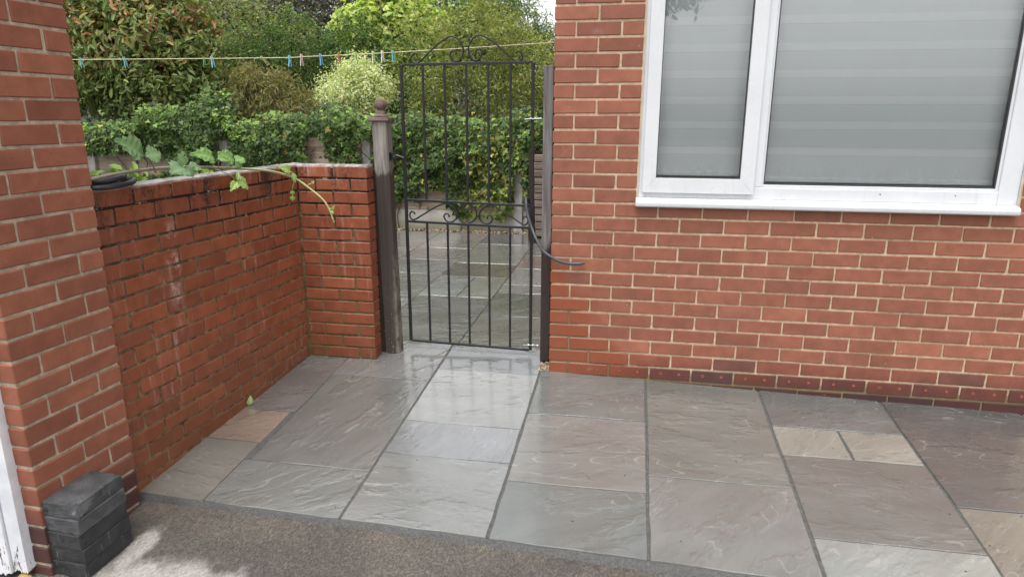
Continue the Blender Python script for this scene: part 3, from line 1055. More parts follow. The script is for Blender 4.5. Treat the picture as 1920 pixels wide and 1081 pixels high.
for r in range(0, 19):
    zc = GTOP - 0.004 - GROW * r - 0.0305
    j0 = 0.155 if r % 2 == 0 else 0.05
    iv = [(GLEN - j0 + 0.010, GLEN - 0.004)] if j0 > 0.06 else [(GLEN - j0 + 0.010, GLEN - 0.004)]
    s = GLEN - j0
    while s > 0.02:
        iv.append((max(0.0, s - GMOD + 0.010), s))
        s -= GMOD
    for a, b in iv:
        if b - a < 0.03:
            continue
        lay_brick(gw, GO, GA, a, b, zc, 0.1025, 0.061, gm, tone(*GARD_T))
    if r > 16:
        continue
    # return wall towards the gate
    Lr = RX1 - GC[0] - 0.006
    if r % 2 == 0:
        iv2 = [(Lr - 0.199, Lr), (0.0, Lr - 0.209)]
    else:
        iv2 = [(Lr - 0.0955, Lr), (Lr - 0.3045, Lr - 0.1055), (0.0, Lr - 0.3145)]
    for a, b in iv2:
        lay_brick(gw, (GC[0] + 0.006, GC[1]), 0.0, a, b, zc, 0.1025, 0.061, gm, tone(*GARD_T))

def coping(p0, p1, th, zt):
    """uneven mortar skim on top of the wall"""
    d = Vector(p1) - Vector(p0)
    L = d.length
    d.normalize()
    nrm = Vector((-d.y, d.x))
    n = int(L / 0.012)
    prof = [(0.003, -0.012), (0.002, 0.0), (0.012, 0.004), (th * 0.3, 0.007), (th * 0.7, 0.007), (th - 0.012, 0.004), (th - 0.002, 0.0), (th - 0.003, -0.012)]
    V, F = [], []
    for i in range(n + 1):
        p = Vector(p0) + d * (L * i / n)
        for k, (o, z) in enumerate(prof):
            j = mnoise.noise(Vector((p.x * 40, p.y * 40, k * 3.3))) * 0.0035
            q = p + nrm * (o + j * 0.6)
            V.append((q.x, q.y, zt + z + (j if z >= 0 else 0)))
    m = len(prof)
    for i in range(n):
        for k in range(m - 1):
            F.append((i * m + k, (i + 1) * m + k, (i + 1) * m + k + 1, i * m + k + 1))
    F.append(tuple(range(m)))
    F.append(tuple(n * m + k for k in range(m))[::-1])
    return mesh_from(V, F, 'coping', True)
link('coping', coping(GO, GE, 0.1025, GTOP), gw, MAT['coping'])
link('coping', coping((GC[0] - 0.002, GC[1]), (RX1, GC[1]), 0.1025, GTOP - 0.0012), gw, MAT['coping'])

# ------------------------------------------------------------------ brick pier and timber frame at the left edge
pier = thing('brick_pier', 'tall red brick pier with grey buff mortar at the left edge', 'brick pier')
PA = math.atan2(-1.4222 + 1.8347, -1.5036 + 1.5330)
PO = (-1.5330, -1.8347)
PL = 0.4136
pd = Vector((math.cos(PA), math.sin(PA)))
link('mortar_core', wall_prism((PO[0] + pd.x * 0.005, PO[1] + pd.y * 0.005), (PO[0] + pd.x * (PL - 0.005), PO[1] + pd.y * (PL - 0.005)), 0.33, -0.3, 2.1, 0.005), pier, MAT['mortar_pier'])
pm = (MAT['brick_pier'],)
FA = PA - PI / 2 + PI      # along the front face, away from the corner
fa_o = (PO[0] + math.cos(PA + PI / 2) * 0.33, PO[1] + math.sin(PA + PI / 2) * 0.33)
fa_ang = PA - PI / 2
bk_o = (PO[0] + pd.x * PL, PO[1] + pd.y * PL)
for r in range(-2, 28):
    ztop = 1.6918 - 0.075 * 23 + 0.075 * (r + 1)
    zc = ztop - 0.0105 / 2 - 0.0325
    half = (r % 2 == 0)
    c = lambda: tone([(0.10, 0.036, 0.026), (0.075, 0.030, 0.026)], [1, 1]) if r <= 0 else tone(*PIER_T)
    if half:
        # stretchers on the front face, so headers show at each end
        iv = [(0.0, 0.0965, 0.20), (0.1065, 0.3071, 0.1025), (0.3171, PL, 0.20)]
        fr_iv = [(0.0, 0.12), (0.13, 0.23 - 0.0035)]
    else:
        iv = [(0.0, 0.2018, 0.1025), (0.2118, PL, 0.1025)]
        fr_iv = [(0.0, 0.215 - 0.105)] + [(0.12, 0.2265)]
    for a, b, D in iv:
        lay_brick(pier, PO, PA, a, b, zc, D, 0.0645, pm, c())
    # front face: from its far end to just short of the corner brick
    lay_brick(pier, fa_o, fa_ang, 0.0, 0.118, zc, 0.09, 0.0645, pm, c())
    if not half:
        lay_brick(pier, fa_o, fa_ang, 0.128, 0.2225, zc, 0.09, 0.0645, pm, c())
    # back face
    ba = PA + PI / 2
    lay_brick(pier, bk_o, ba, 0.112 if not half else 0.21, 0.32, zc, 0.09, 0.0645, pm, c())

df = thing('door_frame', 'peeling white timber door frame beside the brick pier', 'door frame', (-1.62, -1.86, -0.14))
def plank_ragged(x0, x1, y0, y1, z0, z1, seed):
    """upright board with a rotten, ragged foot"""
    n = 14
    V, F = [], []
    for y in (y0, y1):
        for i in range(n + 1):
            x = x0 + (x1 - x0) * i / n
            V.append((x, y, z0 + abs(mnoise.noise(Vector((i * 0.55 + seed, y * 9, 0)))) * 0.05))
        for i in range(n + 1):
            x = x0 + (x1 - x0) * i / n
            V.append((x, y, z1))
    m = n + 1
    for i in range(n):
        F.append((i, i + 1, m + i + 1, m + i))
        F.append((2 * m + i + 1, 2 * m + i, 3 * m + i, 3 * m + i + 1))
        F.append((i + 1, i, 2 * m + i, 2 * m + i + 1))
        F.append((m + i, m + i + 1, 3 * m + i + 1, 3 * m + i))
    F.append((0, m, 3 * m, 2 * m))
    F.append((n, 2 * m + n, 3 * m + n, m + n))
    return mesh_from(V, F, 'plank')
link('jamb', plank_ragged(-0.034, 0.020, -0.002, 0.08, 0.012, 2.2, 2.0), df, MAT['peel'])
link('door_board', plank_ragged(-0.16, -0.0375, -0.012, 0.03, 0.0, 2.2, 9.0), df, MAT['peel'])
link('door_board', plank_ragged(-0.30, -0.164, -0.012, 0.03, 0.0, 2.2, 19.0), df, MAT['peel'])

# ------------------------------------------------------------------ stack of charcoal blocks
def paver_mesh(seed, chip=False):
    r = random.Random(seed)
    bm = bmesh.new()
    bm_box(bm, -0.083, 0.083, -0.104, 0.104, 0, 0.0565)
    bmesh.ops.bevel(bm, geom=bm.edges[:], offset=0.0025, segments=1, affect='EDGES')
    bmesh.ops.subdivide_edges(bm, edges=[e for e in bm.edges if e.calc_length() > 0.03], cuts=7, use_grid_fill=True)
    for v in bm.verts:
        p = v.co
        k = mnoise.noise(Vector((p.x * 26 + seed * 9, p.y * 26, p.z * 26))) * 0.0022 + mnoise.noise(Vector((p.x * 90, p.y * 90 + seed, p.z * 90))) * 0.001
        v.co += Vector((p.x, p.y * 0.7, p.z - 0.028)).normalized() * k
        if chip:
            # the near long corner of the top block has been knocked off
            d = (Vector((p.x - 0.083, (p.y + 0.104) * 0.55, (p.z - 0.0565) * 0.9))).length
            if d < 0.045:
                v.co += Vector((-1, 0.5, -0.8)) * (0.045 - d) * 0.55
            if p.y > 0.07 and p.z > 0.03:
                v.co.z -= 0.006 * (p.y - 0.07) / 0.03
    bmesh.ops.triangulate(bm, faces=[f for f in bm.faces if len(f.verts) > 4])
    me = bpy.data.meshes.new('paver')
    bm.to_mesh(me)
    bm.free()
    return me
plabels = ['charcoal paving block at the foot of the stack by the brick pier', 'second charcoal paving block from the ground in the stack by the pier',
           'middle charcoal paving block in the stack of five by the pier', 'lighter grey paving block just beneath the chipped one on the stack',
           'grey paving block with a chipped corner on top of the stack by the pier']
for k in range(5):
    o = link('paving_block', paver_mesh(k + 3, k == 4), None, MAT['paver'],
             (-1.471 + [0, .001, -.002, -.001, -.004][k], -1.722 + [0, .002, -.001, .001, .003][k], gz(0, -1.722) - DROP + 0.0015 + 0.0572 * k), (TILT * 0.6, 0, -0.07 + [0, .01, -.012, .006, .03][k]))
    cc = [0.030, 0.033, 0.036, 0.085, 0.070][k]
    o.color = (cc, cc * 1.01, cc * 1.06, 1)
    tag(o, plabels[k], 'paving block', 'paving blocks stacked by the brick pier')

# ------------------------------------------------------------------ gate posts
gp = thing('gate_post', 'weathered wooden gate post with a ball finial beside the garden wall', 'gate post', (-0.969, 0.150, 0.02))
def post_mesh():
    w2, d2 = 0.044, 0.044
    V, F = [], []
    n = 40
    for i in range(n + 1):
        t = i / n
        z = 1.365 * t
        lean = -0.020 * t
        sw = 1.0 + 0.02 * mnoise.noise(Vector((0, 0, z * 5)))
        ro = 0.008
        ring = [(-w2 + ro, -d2), (0, -d2), (w2 - ro, -d2), (w2, -d2 + ro), (w2, 0), (w2, d2 - ro), (w2 - ro, d2), (0, d2), (-w2 + ro, d2), (-w2, d2 - ro), (-w2, 0), (-w2, -d2 + ro)]
        for k, (x, y) in enumerate(ring):
            j = mnoise.noise(Vector((k * 2.3, z * 9, 1))) * 0.0016
            rot = 0.006 * max(0, mnoise.noise(Vector((k, z * 6, 8)))) * (1 - t) if t < 0.4 else 0
            V.append((x * sw + lean + j - (rot if x > 0 else 0), y * sw + j, z))
    m = 12
    for i in range(n):
        for k in range(m):
            k2 = (k + 1) % m
            F.append((i * m + k, i * m + k2, (i + 1) * m + k2, (i + 1) * m + k))
    F.append(tuple(range(m))[::-1])
    F.append(tuple(n * m + k for k in range(m)))
    return mesh_from(V, F, 'post')
link('shaft', post_mesh(), gp, MAT['post'])
link('cap', boxes((-0.061, 0.061, -0.059, 0.059, 1.3655, 1.388), bevel=0.006, seg=2), gp, MAT['post_cap'], (-0.020, 0, 0))
link('finial', lathe([(0.040, 1.388), (0.041, 1.393), (0.036, 1.400), (0.028, 1.404), (0.030, 1.411), (0.030, 1.417), (0.021, 1.423), (0.0185, 1.427),
                      (0.024, 1.432), (0.031, 1.441), (0.0345, 1.453), (0.0345, 1.462), (0.031, 1.474), (0.023, 1.484), (0.012, 1.490), (0.002, 1.492)], 20), gp, MAT['post_cap'], (-0.020, 0, 0))
link('gap_shade_strip', boxes((-0.078, -0.047, -0.032, 0.02, 0.0, 1.10)), gp, MAT['brown_wood'])  # added dark strip, stands in for the shade in the gap beside the wall
kp = link('latch_keep', boxes((0.028, 0.032, -0.035, 0.02, 1.150, 1.196), (0.032, 0.0625, -0.012, -0.008, 1.154, 1.192), bevel=0.0015), gp, MAT['iron'])
V, F = tube_data([(0.06, -0.01, 1.178), (0.085, -0.01, 1.172), (0.108, -0.012, 1.165)], [0.007, 0.006, 0.004], 6)
link('latch_bar', mesh_from(V, F), kp, MAT['iron'])
link('screw', boxes((0.0465, 0.054, -0.0145, -0.0115, 1.169, 1.176), bevel=0.001), kp, MAT['zinc'])

rp = thing('gate_post', 'flat grey wooden gate post with damp foot against the house corner', 'gate post', (-0.040, 0.14, 0.045))
link('shaft', boxes((-0.0275, 0.0265, -0.022, 0.04, -0.02, 1.63), bevel=0.003, seg=1), rp, MAT['plank'])

# ------------------------------------------------------------------ iron gate
GY = 0.20
gate = thing('iron_gate', 'black wrought iron garden gate with scrollwork between the two posts', 'gate', (-0.878, GY, 0.0))
GW = 0.742
GB, GL, GMm, GT = 0.078, 0.815, 0.941, 1.690
sl_ = -0.010
def gzz(u, z):
    return z + (-0.018 * u / GW if z < 1.0 else 0.006 * u / GW)
def sqbar(p, q, wd):
    V, F = tube_data([p, q], wd * 0.7071, 4)
    # square section aligned with the gate plane
    d = (Vector(q) - Vector(p)).normalized()
    a = Vector((0, 1, 0))
    b = d.cross(a)
    V = [Vector(p) + s1 * a * wd / 2 + s2 * b * wd / 2 for s1, s2 in ((-1, -1), (1, -1), (1, 1), (-1, 1))] + [Vector(q) + s1 * a * wd / 2 + s2 * b * wd / 2 for s1, s2 in ((-1, -1), (1, -1), (1, 1), (-1, 1))]
    F = [(0, 1, 5, 4), (1, 2, 6, 5), (2, 3, 7, 6), (3, 0, 4, 7), (3, 2, 1, 0), (4, 5, 6, 7)]
    me = mesh_from(V, F)
    bm = bmesh.new()
    bm.from_mesh(me)
    bmesh.ops.recalc_face_normals(bm, faces=bm.faces[:])
    bmesh.ops.bevel(bm, geom=bm.edges[:], offset=0.0014, segments=1, affect='EDGES')
    bm.to_mesh(me)
    bm.free()
    return me
for u in (0.0, GW):
    link('stile', sqbar((u, 0, gzz(u, GB)), (u, 0, gzz(u, GT)), 0.0165), gate, MAT['iron'])
for z in (GB, GL, GMm, GT):
    link('rail', sqbar((0.0075, 0, gzz(0, z)), (GW - 0.0075, 0, gzz(GW, z)), 0.0135), gate, MAT['iron'])
for k in range(1, 6):
    u = GW * k / 6
    link('bar', sqbar((u, 0, gzz(u, GB) + 0.006), (u, 0, gzz(u, GL) - 0.006), 0.0118), gate, MAT['iron'])
    link('bar', sqbar((u, 0, gzz(u, GMm) + 0.006), (u, 0, gzz(u, GT) - 0.006), 0.0118), gate, MAT['iron'])
def scroll(pts):
    return tube(catmull([(u, 0, z) for u, z in pts], 5), 0.0050, 6)
tp = [(250, 285), (226, 265), (198, 285), (182, 322), (195, 352), (238, 368), (290, 345), (400, 250), (500, 170), (590, 115), (650, 97), (710, 115), (750, 155), (774, 205), (776, 255), (760, 305), (728, 343), (690, 352), (652, 330), (632, 290), (640, 255), (668, 238), (694, 258), (692, 285)]
tl = [((x - 65) / 1485 * GW, GT + 0.0065 + (372 - (x - 65) / 1485 * 12 - y) * 0.000508) for x, y in tp]
link('scroll', scroll(tl), gate, MAT['iron'])
link('scroll', scroll([(GW - u, z + 0.004) for u, z in tl]), gate, MAT['iron'])
mp = [(295, 312), (284, 290), (262, 284), (245, 312), (248, 345), (270, 369), (300, 362), (380, 308), (480, 238), (560, 198), (610, 190), (660, 218), (694, 265), (702, 310), (688, 350), (655, 376), (612, 378), (583, 350), (577, 315), (597, 294), (620, 302), (626, 330)]
def mid(x, y):
    u = (x - 212) / (1402 - 212) * GW
    t = (y - (172 + (x - 235) * 0.022)) / 205.0
    zt = gzz(u, GMm) - 0.0062
    zb = gzz(u, GL) + 0.0062
    return (u, zt + (zb - zt) * min(max(t, 0.02), 0.98))
ml = [mid(x, y) for x, y in mp]
link('scroll', scroll(ml), gate, MAT['iron'])
link('scroll', scroll([(GW - u, z - 0.012 * (1 - 2 * u / GW)) for u, z in ml]), gate, MAT['iron'])
cu, cz = GW * 0.492, (gzz(GW / 2, GMm) + gzz(GW / 2, GL)) / 2
link('ring', tube(catmull([(cu + 0.0565 * math.cos(a), 0, cz + 0.0545 * math.sin(a)) for a in [2 * PI * k / 14 for k in range(14)]], 4, True) + [Vector((cu + 0.0565, 0, cz))], 0.0050, 6), gate, MAT['iron'])
for z, n_ in ((1.398, 0), (0.092, 1)):
    V, F = tube_data([(GW - 0.042, -0.012, z), (GW + 0.052, -0.012, z + 0.004)], 0.0042, 8)
    for c_ in (-0.013, 0.012, 0.040):
        tube_data([(GW + c_, -0.012, z + 0.002), (GW + c_ + 0.009, -0.012, z + 0.002)], 0.0085, 6, V, F)
    link('hinge_bolt', mesh_from(V, F), gate, MAT['zinc'])

# hose hooked over the gate's middle rail
hpts = [(-0.168, 0.188, 0.962), (-0.163, 0.172, 0.930), (-0.150, 0.150, 0.876), (-0.118, 0.115, 0.800), (-0.078, 0.06, 0.738), (-0.030, -0.015, 0.700), (0.035, -0.03, 0.665), (0.10, -0.028, 0.648), (0.155, -0.024, 0.648), (0.184, -0.022, 0.655)]
hpts = [(-0.124, 0.262, 0.70), (-0.132, 0.255, 0.80), (-0.146, 0.24, 0.90), (-0.160, 0.222, 0.955), (-0.168, 0.200, 0.965)] + hpts[1:]
tag(link('hose', tube(catmull(hpts, 6), 0.0088, 10), None, MAT['hose_grey']), 'length of grey rubber hose hooked over the gate rail', 'hose')

# coiled hose on top of the wall beside the pier
cp = []
for k in range(47):
    a = 2 * PI * k / 22 + 1.2
    lift = 0.0 if k < 20 else 0.024 * min(1, (k - 20) / 5)
    rx_, ry_ = (0.066, 0.113) if k < 22 else (0.058, 0.085)
    cp.append((-1.545 + rx_ * math.cos(a), -1.300 - 0.02 * (k > 22) + ry_ * math.sin(a), 1.1635 + lift + 0.004 * math.sin(a * 2)))
tag(link('coiled_hose', tube(catmull(cp, 3), 0.0105, 10), None, MAT['rubber']), 'coil of black hose lying on the wall top beside the brick pier', 'hose')

# ------------------------------------------------------------------ leaves: generic machinery
LEAF = {
    'plain': (np.array([(0, 0, 0), (0.45, 0.5, 0.10), (1, 0, -0.04), (0.45, -0.5, 0.10)], float), [(0, 2, 1), (0, 3, 2)]),
    'oval': (np.array([(0, 0, 0), (0.3, 0.5, 0.10), (0.72, 0.42, 0.08), (1, 0, -0.08), (0.72, -0.42, 0.08), (0.3, -0.5, 0.10)], float), [(0, 3, 2, 1), (0, 5, 4, 3)]),
    'ivy': (np.array([(0, 0, 0.0), (-0.08, 0.42, 0.05), (0.28, 0.62, -0.03), (0.45, 0.26, 0.05), (1, 0, -0.08), (0.45, -0.26, 0.05), (0.28, -0.62, -0.03), (-0.08, -0.42, 0.05)], float), [(0, 3, 2, 1), (0, 4, 3), (0, 5, 4), (0, 7, 6, 5)]),
}

def unit(v):
    return v / np.maximum(np.linalg.norm(v, axis=-1, keepdims=True), 1e-9)

def leaf_mesh(P, Nn, size, width, kind, tint, spread=0.9, droop=0.2):
    """one mesh of many leaves. P,Nn (n,3); size (n,); tint (n,3)"""
    T, faces = LEAF[kind]
    n = len(P)
    nn = unit(Nn + rng.normal(0, spread * 0.5, (n, 3)))
    d = rng.normal(0, 1, (n, 3))
    d[:, 2] -= droop * 2
    d = unit(d - (d * nn).sum(1, keepdims=True) * nn)
    s = np.cross(nn, d)
    L = size[:, None, None]
    V = P[:, None, :] + L * (T[None, :, 0:1] * d[:, None, :] + width * T[None, :, 1:2] * s[:, None, :] + T[None, :, 2:3] * nn[:, None, :])
    k = len(T)
    V = V.reshape(-1, 3)
    loops, starts, tots = [], [], []
    base = np.arange(n) * k
    fl = [np.array(f) for f in faces]
    seq = np.concatenate([base[:, None] + f[None, :] for f in fl], axis=1)     # n x sum
    lens = [len(f) for f in fl]
    loops = seq.reshape(-1)
    tots = np.tile(np.array(lens), n)
    starts = np.concatenate([[0], np.cumsum(tots)[:-1]])
    me = bpy.data.meshes.new('leaves')
    me.vertices.add(len(V))
    me.vertices.foreach_set('co', V.astype(np.float32).ravel())
    me.loops.add(len(loops))
    me.loops.foreach_set('vertex_index', loops.astype(np.int32))
    me.polygons.add(len(tots))
    me.polygons.foreach_set('loop_start', starts.astype(np.int32))
    me.polygons.foreach_set('loop_total', tots.astype(np.int32))
    me.update(calc_edges=True)
    at = me.attributes.new('tint', 'FLOAT_COLOR', 'POINT')
    c = np.ones((n, k, 4), np.float32)
    c[:, :, :3] = tint[:, None, :]
    at.data.foreach_set('color', c.ravel())
    me.validate()
    return me

def tints(n, palette, weights, jit=0.18):
    pal = np.array(palette, float)
    w_ = np.array(weights, float)
    idx = rng.choice(len(pal), n, p=w_ / w_.sum())
    t = pal[idx] * (1 + rng.normal(0, jit, (n, 1))) * (1 + rng.normal(0, jit * 0.3, (n, 3)))
    return np.clip(t * 1.18, 0.004, 0.85)

def blob_points(ells, nclump, per, sig, shell=0.25, inner=0.3):
    """clumped points over a union of ellipsoids, outward normals; plus sparse interior leaves"""
    P, N = [], []
    vol = np.array([a[1][0] * a[1][1] * a[1][2] for a in ells]) ** 0.67
    vol = vol / vol.sum()
    for (c, r), v in zip(ells, vol):
        k = max(3, int(nclump * v))
        u = unit(rng.normal(0, 1, (k, 3)))
        rad = 1 - shell * rng.random(k) ** 1.5 + rng.normal(0, 0.05, k)
        cen = np.array(c) + u * rad[:, None] * np.array(r)
        m = rng.poisson(per, k)
        for ce, uu, q in zip(cen, u, m):
            if q == 0:
                continue
            s_ = sig * rng.uniform(0.6, 1.4)
            p = ce + rng.normal(0, s_, (q, 3))
            P.append(p)
            N.append(unit(uu * 0.7 + unit(p - ce) * 0.8 + np.array([0, -0.15, 0.55])))
        q = int(k * per * inner)
        p = np.array(c) + unit(rng.normal(0, 1, (q, 3))) * (rng.random((q, 1)) ** 0.4) * 0.9 * np.array(r)
        P.append(p)
        N.append(unit(rng.normal(0, 1, (q, 3)) + np.array([0, -0.2, 0.5])))
    return np.concatenate(P), np.concatenate(N)

def limbs(base, ells, n, r0, mat, parent, spread=0.5, wig=0.1):
    """tapered trunk that forks into limbs reaching into the crown"""
    V, F = [], []
    b = Vector(base)
    for k in range(n):
        c, r = ells[k % len(ells)]
        tgt = Vector(c) + Vector((random.uniform(-1, 1) * r[0], random.uniform(-1, 1) * r[1], random.uniform(-0.4, 0.85) * r[2]))
        pts = []
        st = b + Vector((random.gauss(0, 0.06), random.gauss(0, 0.06), 0))
        for i in range(7):
            t = i / 6
            p = st.lerp(tgt, t) + Vector((random.gauss(0, wig), random.gauss(0, wig), random.gauss(0, wig * 0.5))) * math.sin(t * PI)
            p.x = st.x + (p.x - st.x) * (t ** 0.4 if spread > 0.6 else t)
            pts.append(p)
        pth = catmull(pts, 2)
        rad = [r0 * (1 - 0.85 * i / (len(pth) - 1)) * (1 if k == 0 else 0.6) for i in range(len(pth))]
        tube_data(pth, rad, 5, V, F)
    return link('branches', mesh_from(V, F, 'branches', True), parent, mat)

_leafvar = {}
def leaf_objects(parent, mesh_pts, Nn, size, width, kind, tint, mat, limit):
    """the leaves that show largest, each an object of its own sharing one of a few meshes"""
    n = min(limit, len(mesh_pts))
    vars_ = []
    for k in range(8):
        t = tint[rng.integers(0, len(tint))]
        T, faces = LEAF[kind]
        me = mesh_from([(x, y * width, z) for x, y, z in T], faces, 'leaf')
        at = me.attributes.new('tint', 'FLOAT_COLOR', 'POINT')
        at.data.foreach_set('color', np.tile(np.array([t[0], t[1], t[2], 1.0], np.float32), (len(T), 1)).ravel())
        me.materials.append(mat)
        vars_.append(me)
    for i in range(n):
        nn = Vector(unit(Nn[i] + rng.normal(0, 0.35, 3)))
        d = Vector(rng.normal(0, 1, 3))
        d = (d - nn * d.dot(nn)).normalized()
        s_ = nn.cross(d)
        mt = Matrix(((d.x, s_.x, nn.x, 0), (d.y, s_.y, nn.y, 0), (d.z, s_.z, nn.z, 0), (0, 0, 0, 1)))
        o = link('leaf', vars_[int(rng.integers(0, 8))], parent)
        o.location = tuple(mesh_pts[i])
        o.rotation_euler = mt.to_euler()
        o.scale = (float(size[i]),) * 3

CAMP = np.array([0.3915, -3.5555, 1.4188])

def shrub(name, label, cat, base, ells, nclump, per, sig, size, width, kind, palette, weights, mat='leaf', trunk=5, r0=0.03, bark='bark',
          shell=0.25, inner=0.3, top_palette=None, singles=0, spread=0.9, droop=0.2, group=None, wig=0.1):
    t = thing(name, label, cat, base, 0, group)
    b = np.array(base, float)
    ells = [((c[0] - b[0], c[1] - b[1], c[2] - b[2]), r) for c, r in ells]
    P, Nn = blob_points(ells, nclump, per, sig, shell, inner)
    n = len(P)
    sz = size * rng.uniform(0.65, 1.3, n)
    tt = tints(n, palette, weights)
    if top_palette is not None:
        pal, lo, hi, frac = top_palette
        k = np.clip((P[:, 2] + b[2] - lo) / (hi - lo), 0, 1) * frac
        # new growth comes in flushes, clump by clump
        fl = np.array([mnoise.noise(Vector((p[0] * 3.2, p[1] * 3.2, p[2] * 3.2))) for p in P]) * 0.5 + 0.5
        m = rng.random(n) < k * np.clip((fl - 0.3) * 3.0, 0, 1.2)
        tt[m] = tints(int(m.sum()), pal, [1] * len(pal))
    if singles:
        # nearest to the lens
        dist = np.linalg.norm(P + b - CAMP, axis=1) + rng.random(n) * 0.25
        order = np.argsort(dist)
        s_i, r_i = order[:singles], order[singles:]
        leaf_objects(t, P[s_i], Nn[s_i], sz[s_i], width, kind, tt[s_i], MAT[mat], singles)
        P, Nn, sz, tt = P[r_i], Nn[r_i], sz[r_i], tt[r_i]
    cr = link('crown', leaf_mesh(P, Nn, sz, width, kind, tt, spread, droop), t, MAT[mat])
    if singles:
        stuff(cr)
    if trunk:
        limbs((0, 0, 0), ells, trunk, r0, MAT[bark], t, wig=wig)
    return t

# ------------------------------------------------------------------ fence behind the back patio
FYF = 4.50
fence = thing('panel_fence', 'concrete post and timber board fence overgrown by ivy behind the patio', 'fence', (-4.0, FYF, 0))
PX = [-8.60, -6.70, -4.745, -2.815, -0.905]
for x in PX:
    link('concrete_post', boxes((x - 0.055, x + 0.055, -0.04, 0.07, -0.4, 1.16), bevel=0.008), fence, MAT['concrete_post'], (4.0, 0, 0))
for a, b in zip(PX[:-1], PX[1:]):
    link('gravel_board', boxes((a + 0.057, b - 0.057, 0.0, 0.05, -0.05, 0.275), bevel=0.006), fence, MAT['gravel_board'], (4.0, 0, 0))
    for k in range(8):
        z = 0.280 + k * 0.107
        me = mesh_from([(a + 0.06, 0.014, z), (b - 0.06, 0.014, z), (b - 0.06, 0.024, z + 0.116), (a + 0.06, 0.024, z + 0.116),
                        (a + 0.06, 0.024, z), (b - 0.06, 0.024, z), (b - 0.06, 0.030, z + 0.116), (a + 0.06, 0.030, z + 0.116)],
                       [(0, 1, 2, 3), (5, 4, 7, 6), (1, 0, 4, 5), (3, 2, 6, 7), (0, 3, 7, 4), (2, 1, 5, 6)])
        link('board', me, fence, MAT['fence_wood'], (4.0, random.uniform(-0.002, 0.002), 0), (0, random.uniform(-0.0015, 0.0015), 0))
    link('batten', boxes((a + 0.62, a + 0.66, -0.018, 0.013, 0.28, 1.14), bevel=0.003), fence, MAT['fence_wood'], (4.0, 0, 0))
link('gravel_board', boxes((-0.848, 0.9, 0.0, 0.05, -0.05, 0.275), bevel=0.006), fence, MAT['gravel_board'], (4.0, 0, 0))

# slatted side panel on the right of the view through the gate
sp = thing('slatted_panel', 'grey slatted timber panel with dark brown post right of the gate opening', 'fence panel', (-0.68, 3.95, 0.03))
link('post', boxes((-0.035, 0.035, -0.035, 0.035, 0.0, 1.03), bevel=0.004), sp, MAT['brown_wood'], (0.02, 0, 0))
for k in range(11):
    z = 0.06 + k * 0.086
    link('slat', boxes((0.062, 0.70, -0.012 + 0.004 * (k % 2), 0.010, z, z + 0.072), bevel=0.003), sp, MAT['slat_wood'], (0, random.uniform(-0.003, 0.003), 0), (0.16, random.uniform(-0.006, 0.006), 0))
link('back_board', boxes((0.06, 0.70, 0.03, 0.045, 0.02, 1.0)), sp, MAT['brown_wood'])

# pebbles: along the foot of the fence and at the house corner
def pebbles(n, xf, yf, zf, smin, smax, seed):
    r = random.Random(seed)
    bm = bmesh.new()
    for _ in range(n):
        s_ = r.uniform(smin, smax)
        x, y = xf(r), yf(r)
        mt = Matrix.Translation((x, y, zf(x, y) + s_ * r.uniform(0.1, 0.7))) @ Matrix.Rotation(r.uniform(0, 6.3), 4, 'Z') @ Matrix.Rotation(r.uniform(-.5, .5), 4, 'X') @ Matrix.Diagonal((s_ * r.uniform(.8, 1.4), s_ * r.uniform(.7, 1), s_ * r.uniform(.45, .7), 1))
        bmesh.ops.create_icosphere(bm, subdivisions=1, radius=1.0, matrix=mt)
    for f in bm.faces:
        f.smooth = True
    me = bpy.data.meshes.new('pebbles')
    bm.to_mesh(me)
    bm.free()
    return me
def mat_pebble():
    m = M('river_pebble')
    pos = m.coord('Position')
    v = m.vor(pos, 38, 'F1', 'Color')
    x, y, z = m.sep(v)
    c = m.mix(x, (0.20, 0.13, 0.075), (0.42, 0.34, 0.24))
    c = m.mix(m.ramp(y, 0.7, 0.8), c, (0.11, 0.10, 0.09))
    return m.set(c, 0.5, m.bump(m.noise(pos, 120, 3), 0.2, 0.003))
MAT['pebble'] = mat_pebble()
tag(stuff(link('pebbles', pebbles(520, lambda r: r.uniform(-3.1, 0.1), lambda r: 4.375 + r.uniform(0, 0.11), lambda x, y: 0.022, 0.014, 0.027, 1), None, MAT['pebble'])), 'strip of brown pebbles along the foot of the fence', 'pebbles')
tag(stuff(link('pebbles', pebbles(70, lambda r: r.uniform(-0.058, -0.004), lambda r: r.uniform(0.01, 0.125), lambda x, y: gz(x, y) - 0.006, 0.006, 0.012, 2), None, MAT['pebble'])), 'small pocket of gravel at the foot of the flat gate post', 'gravel')

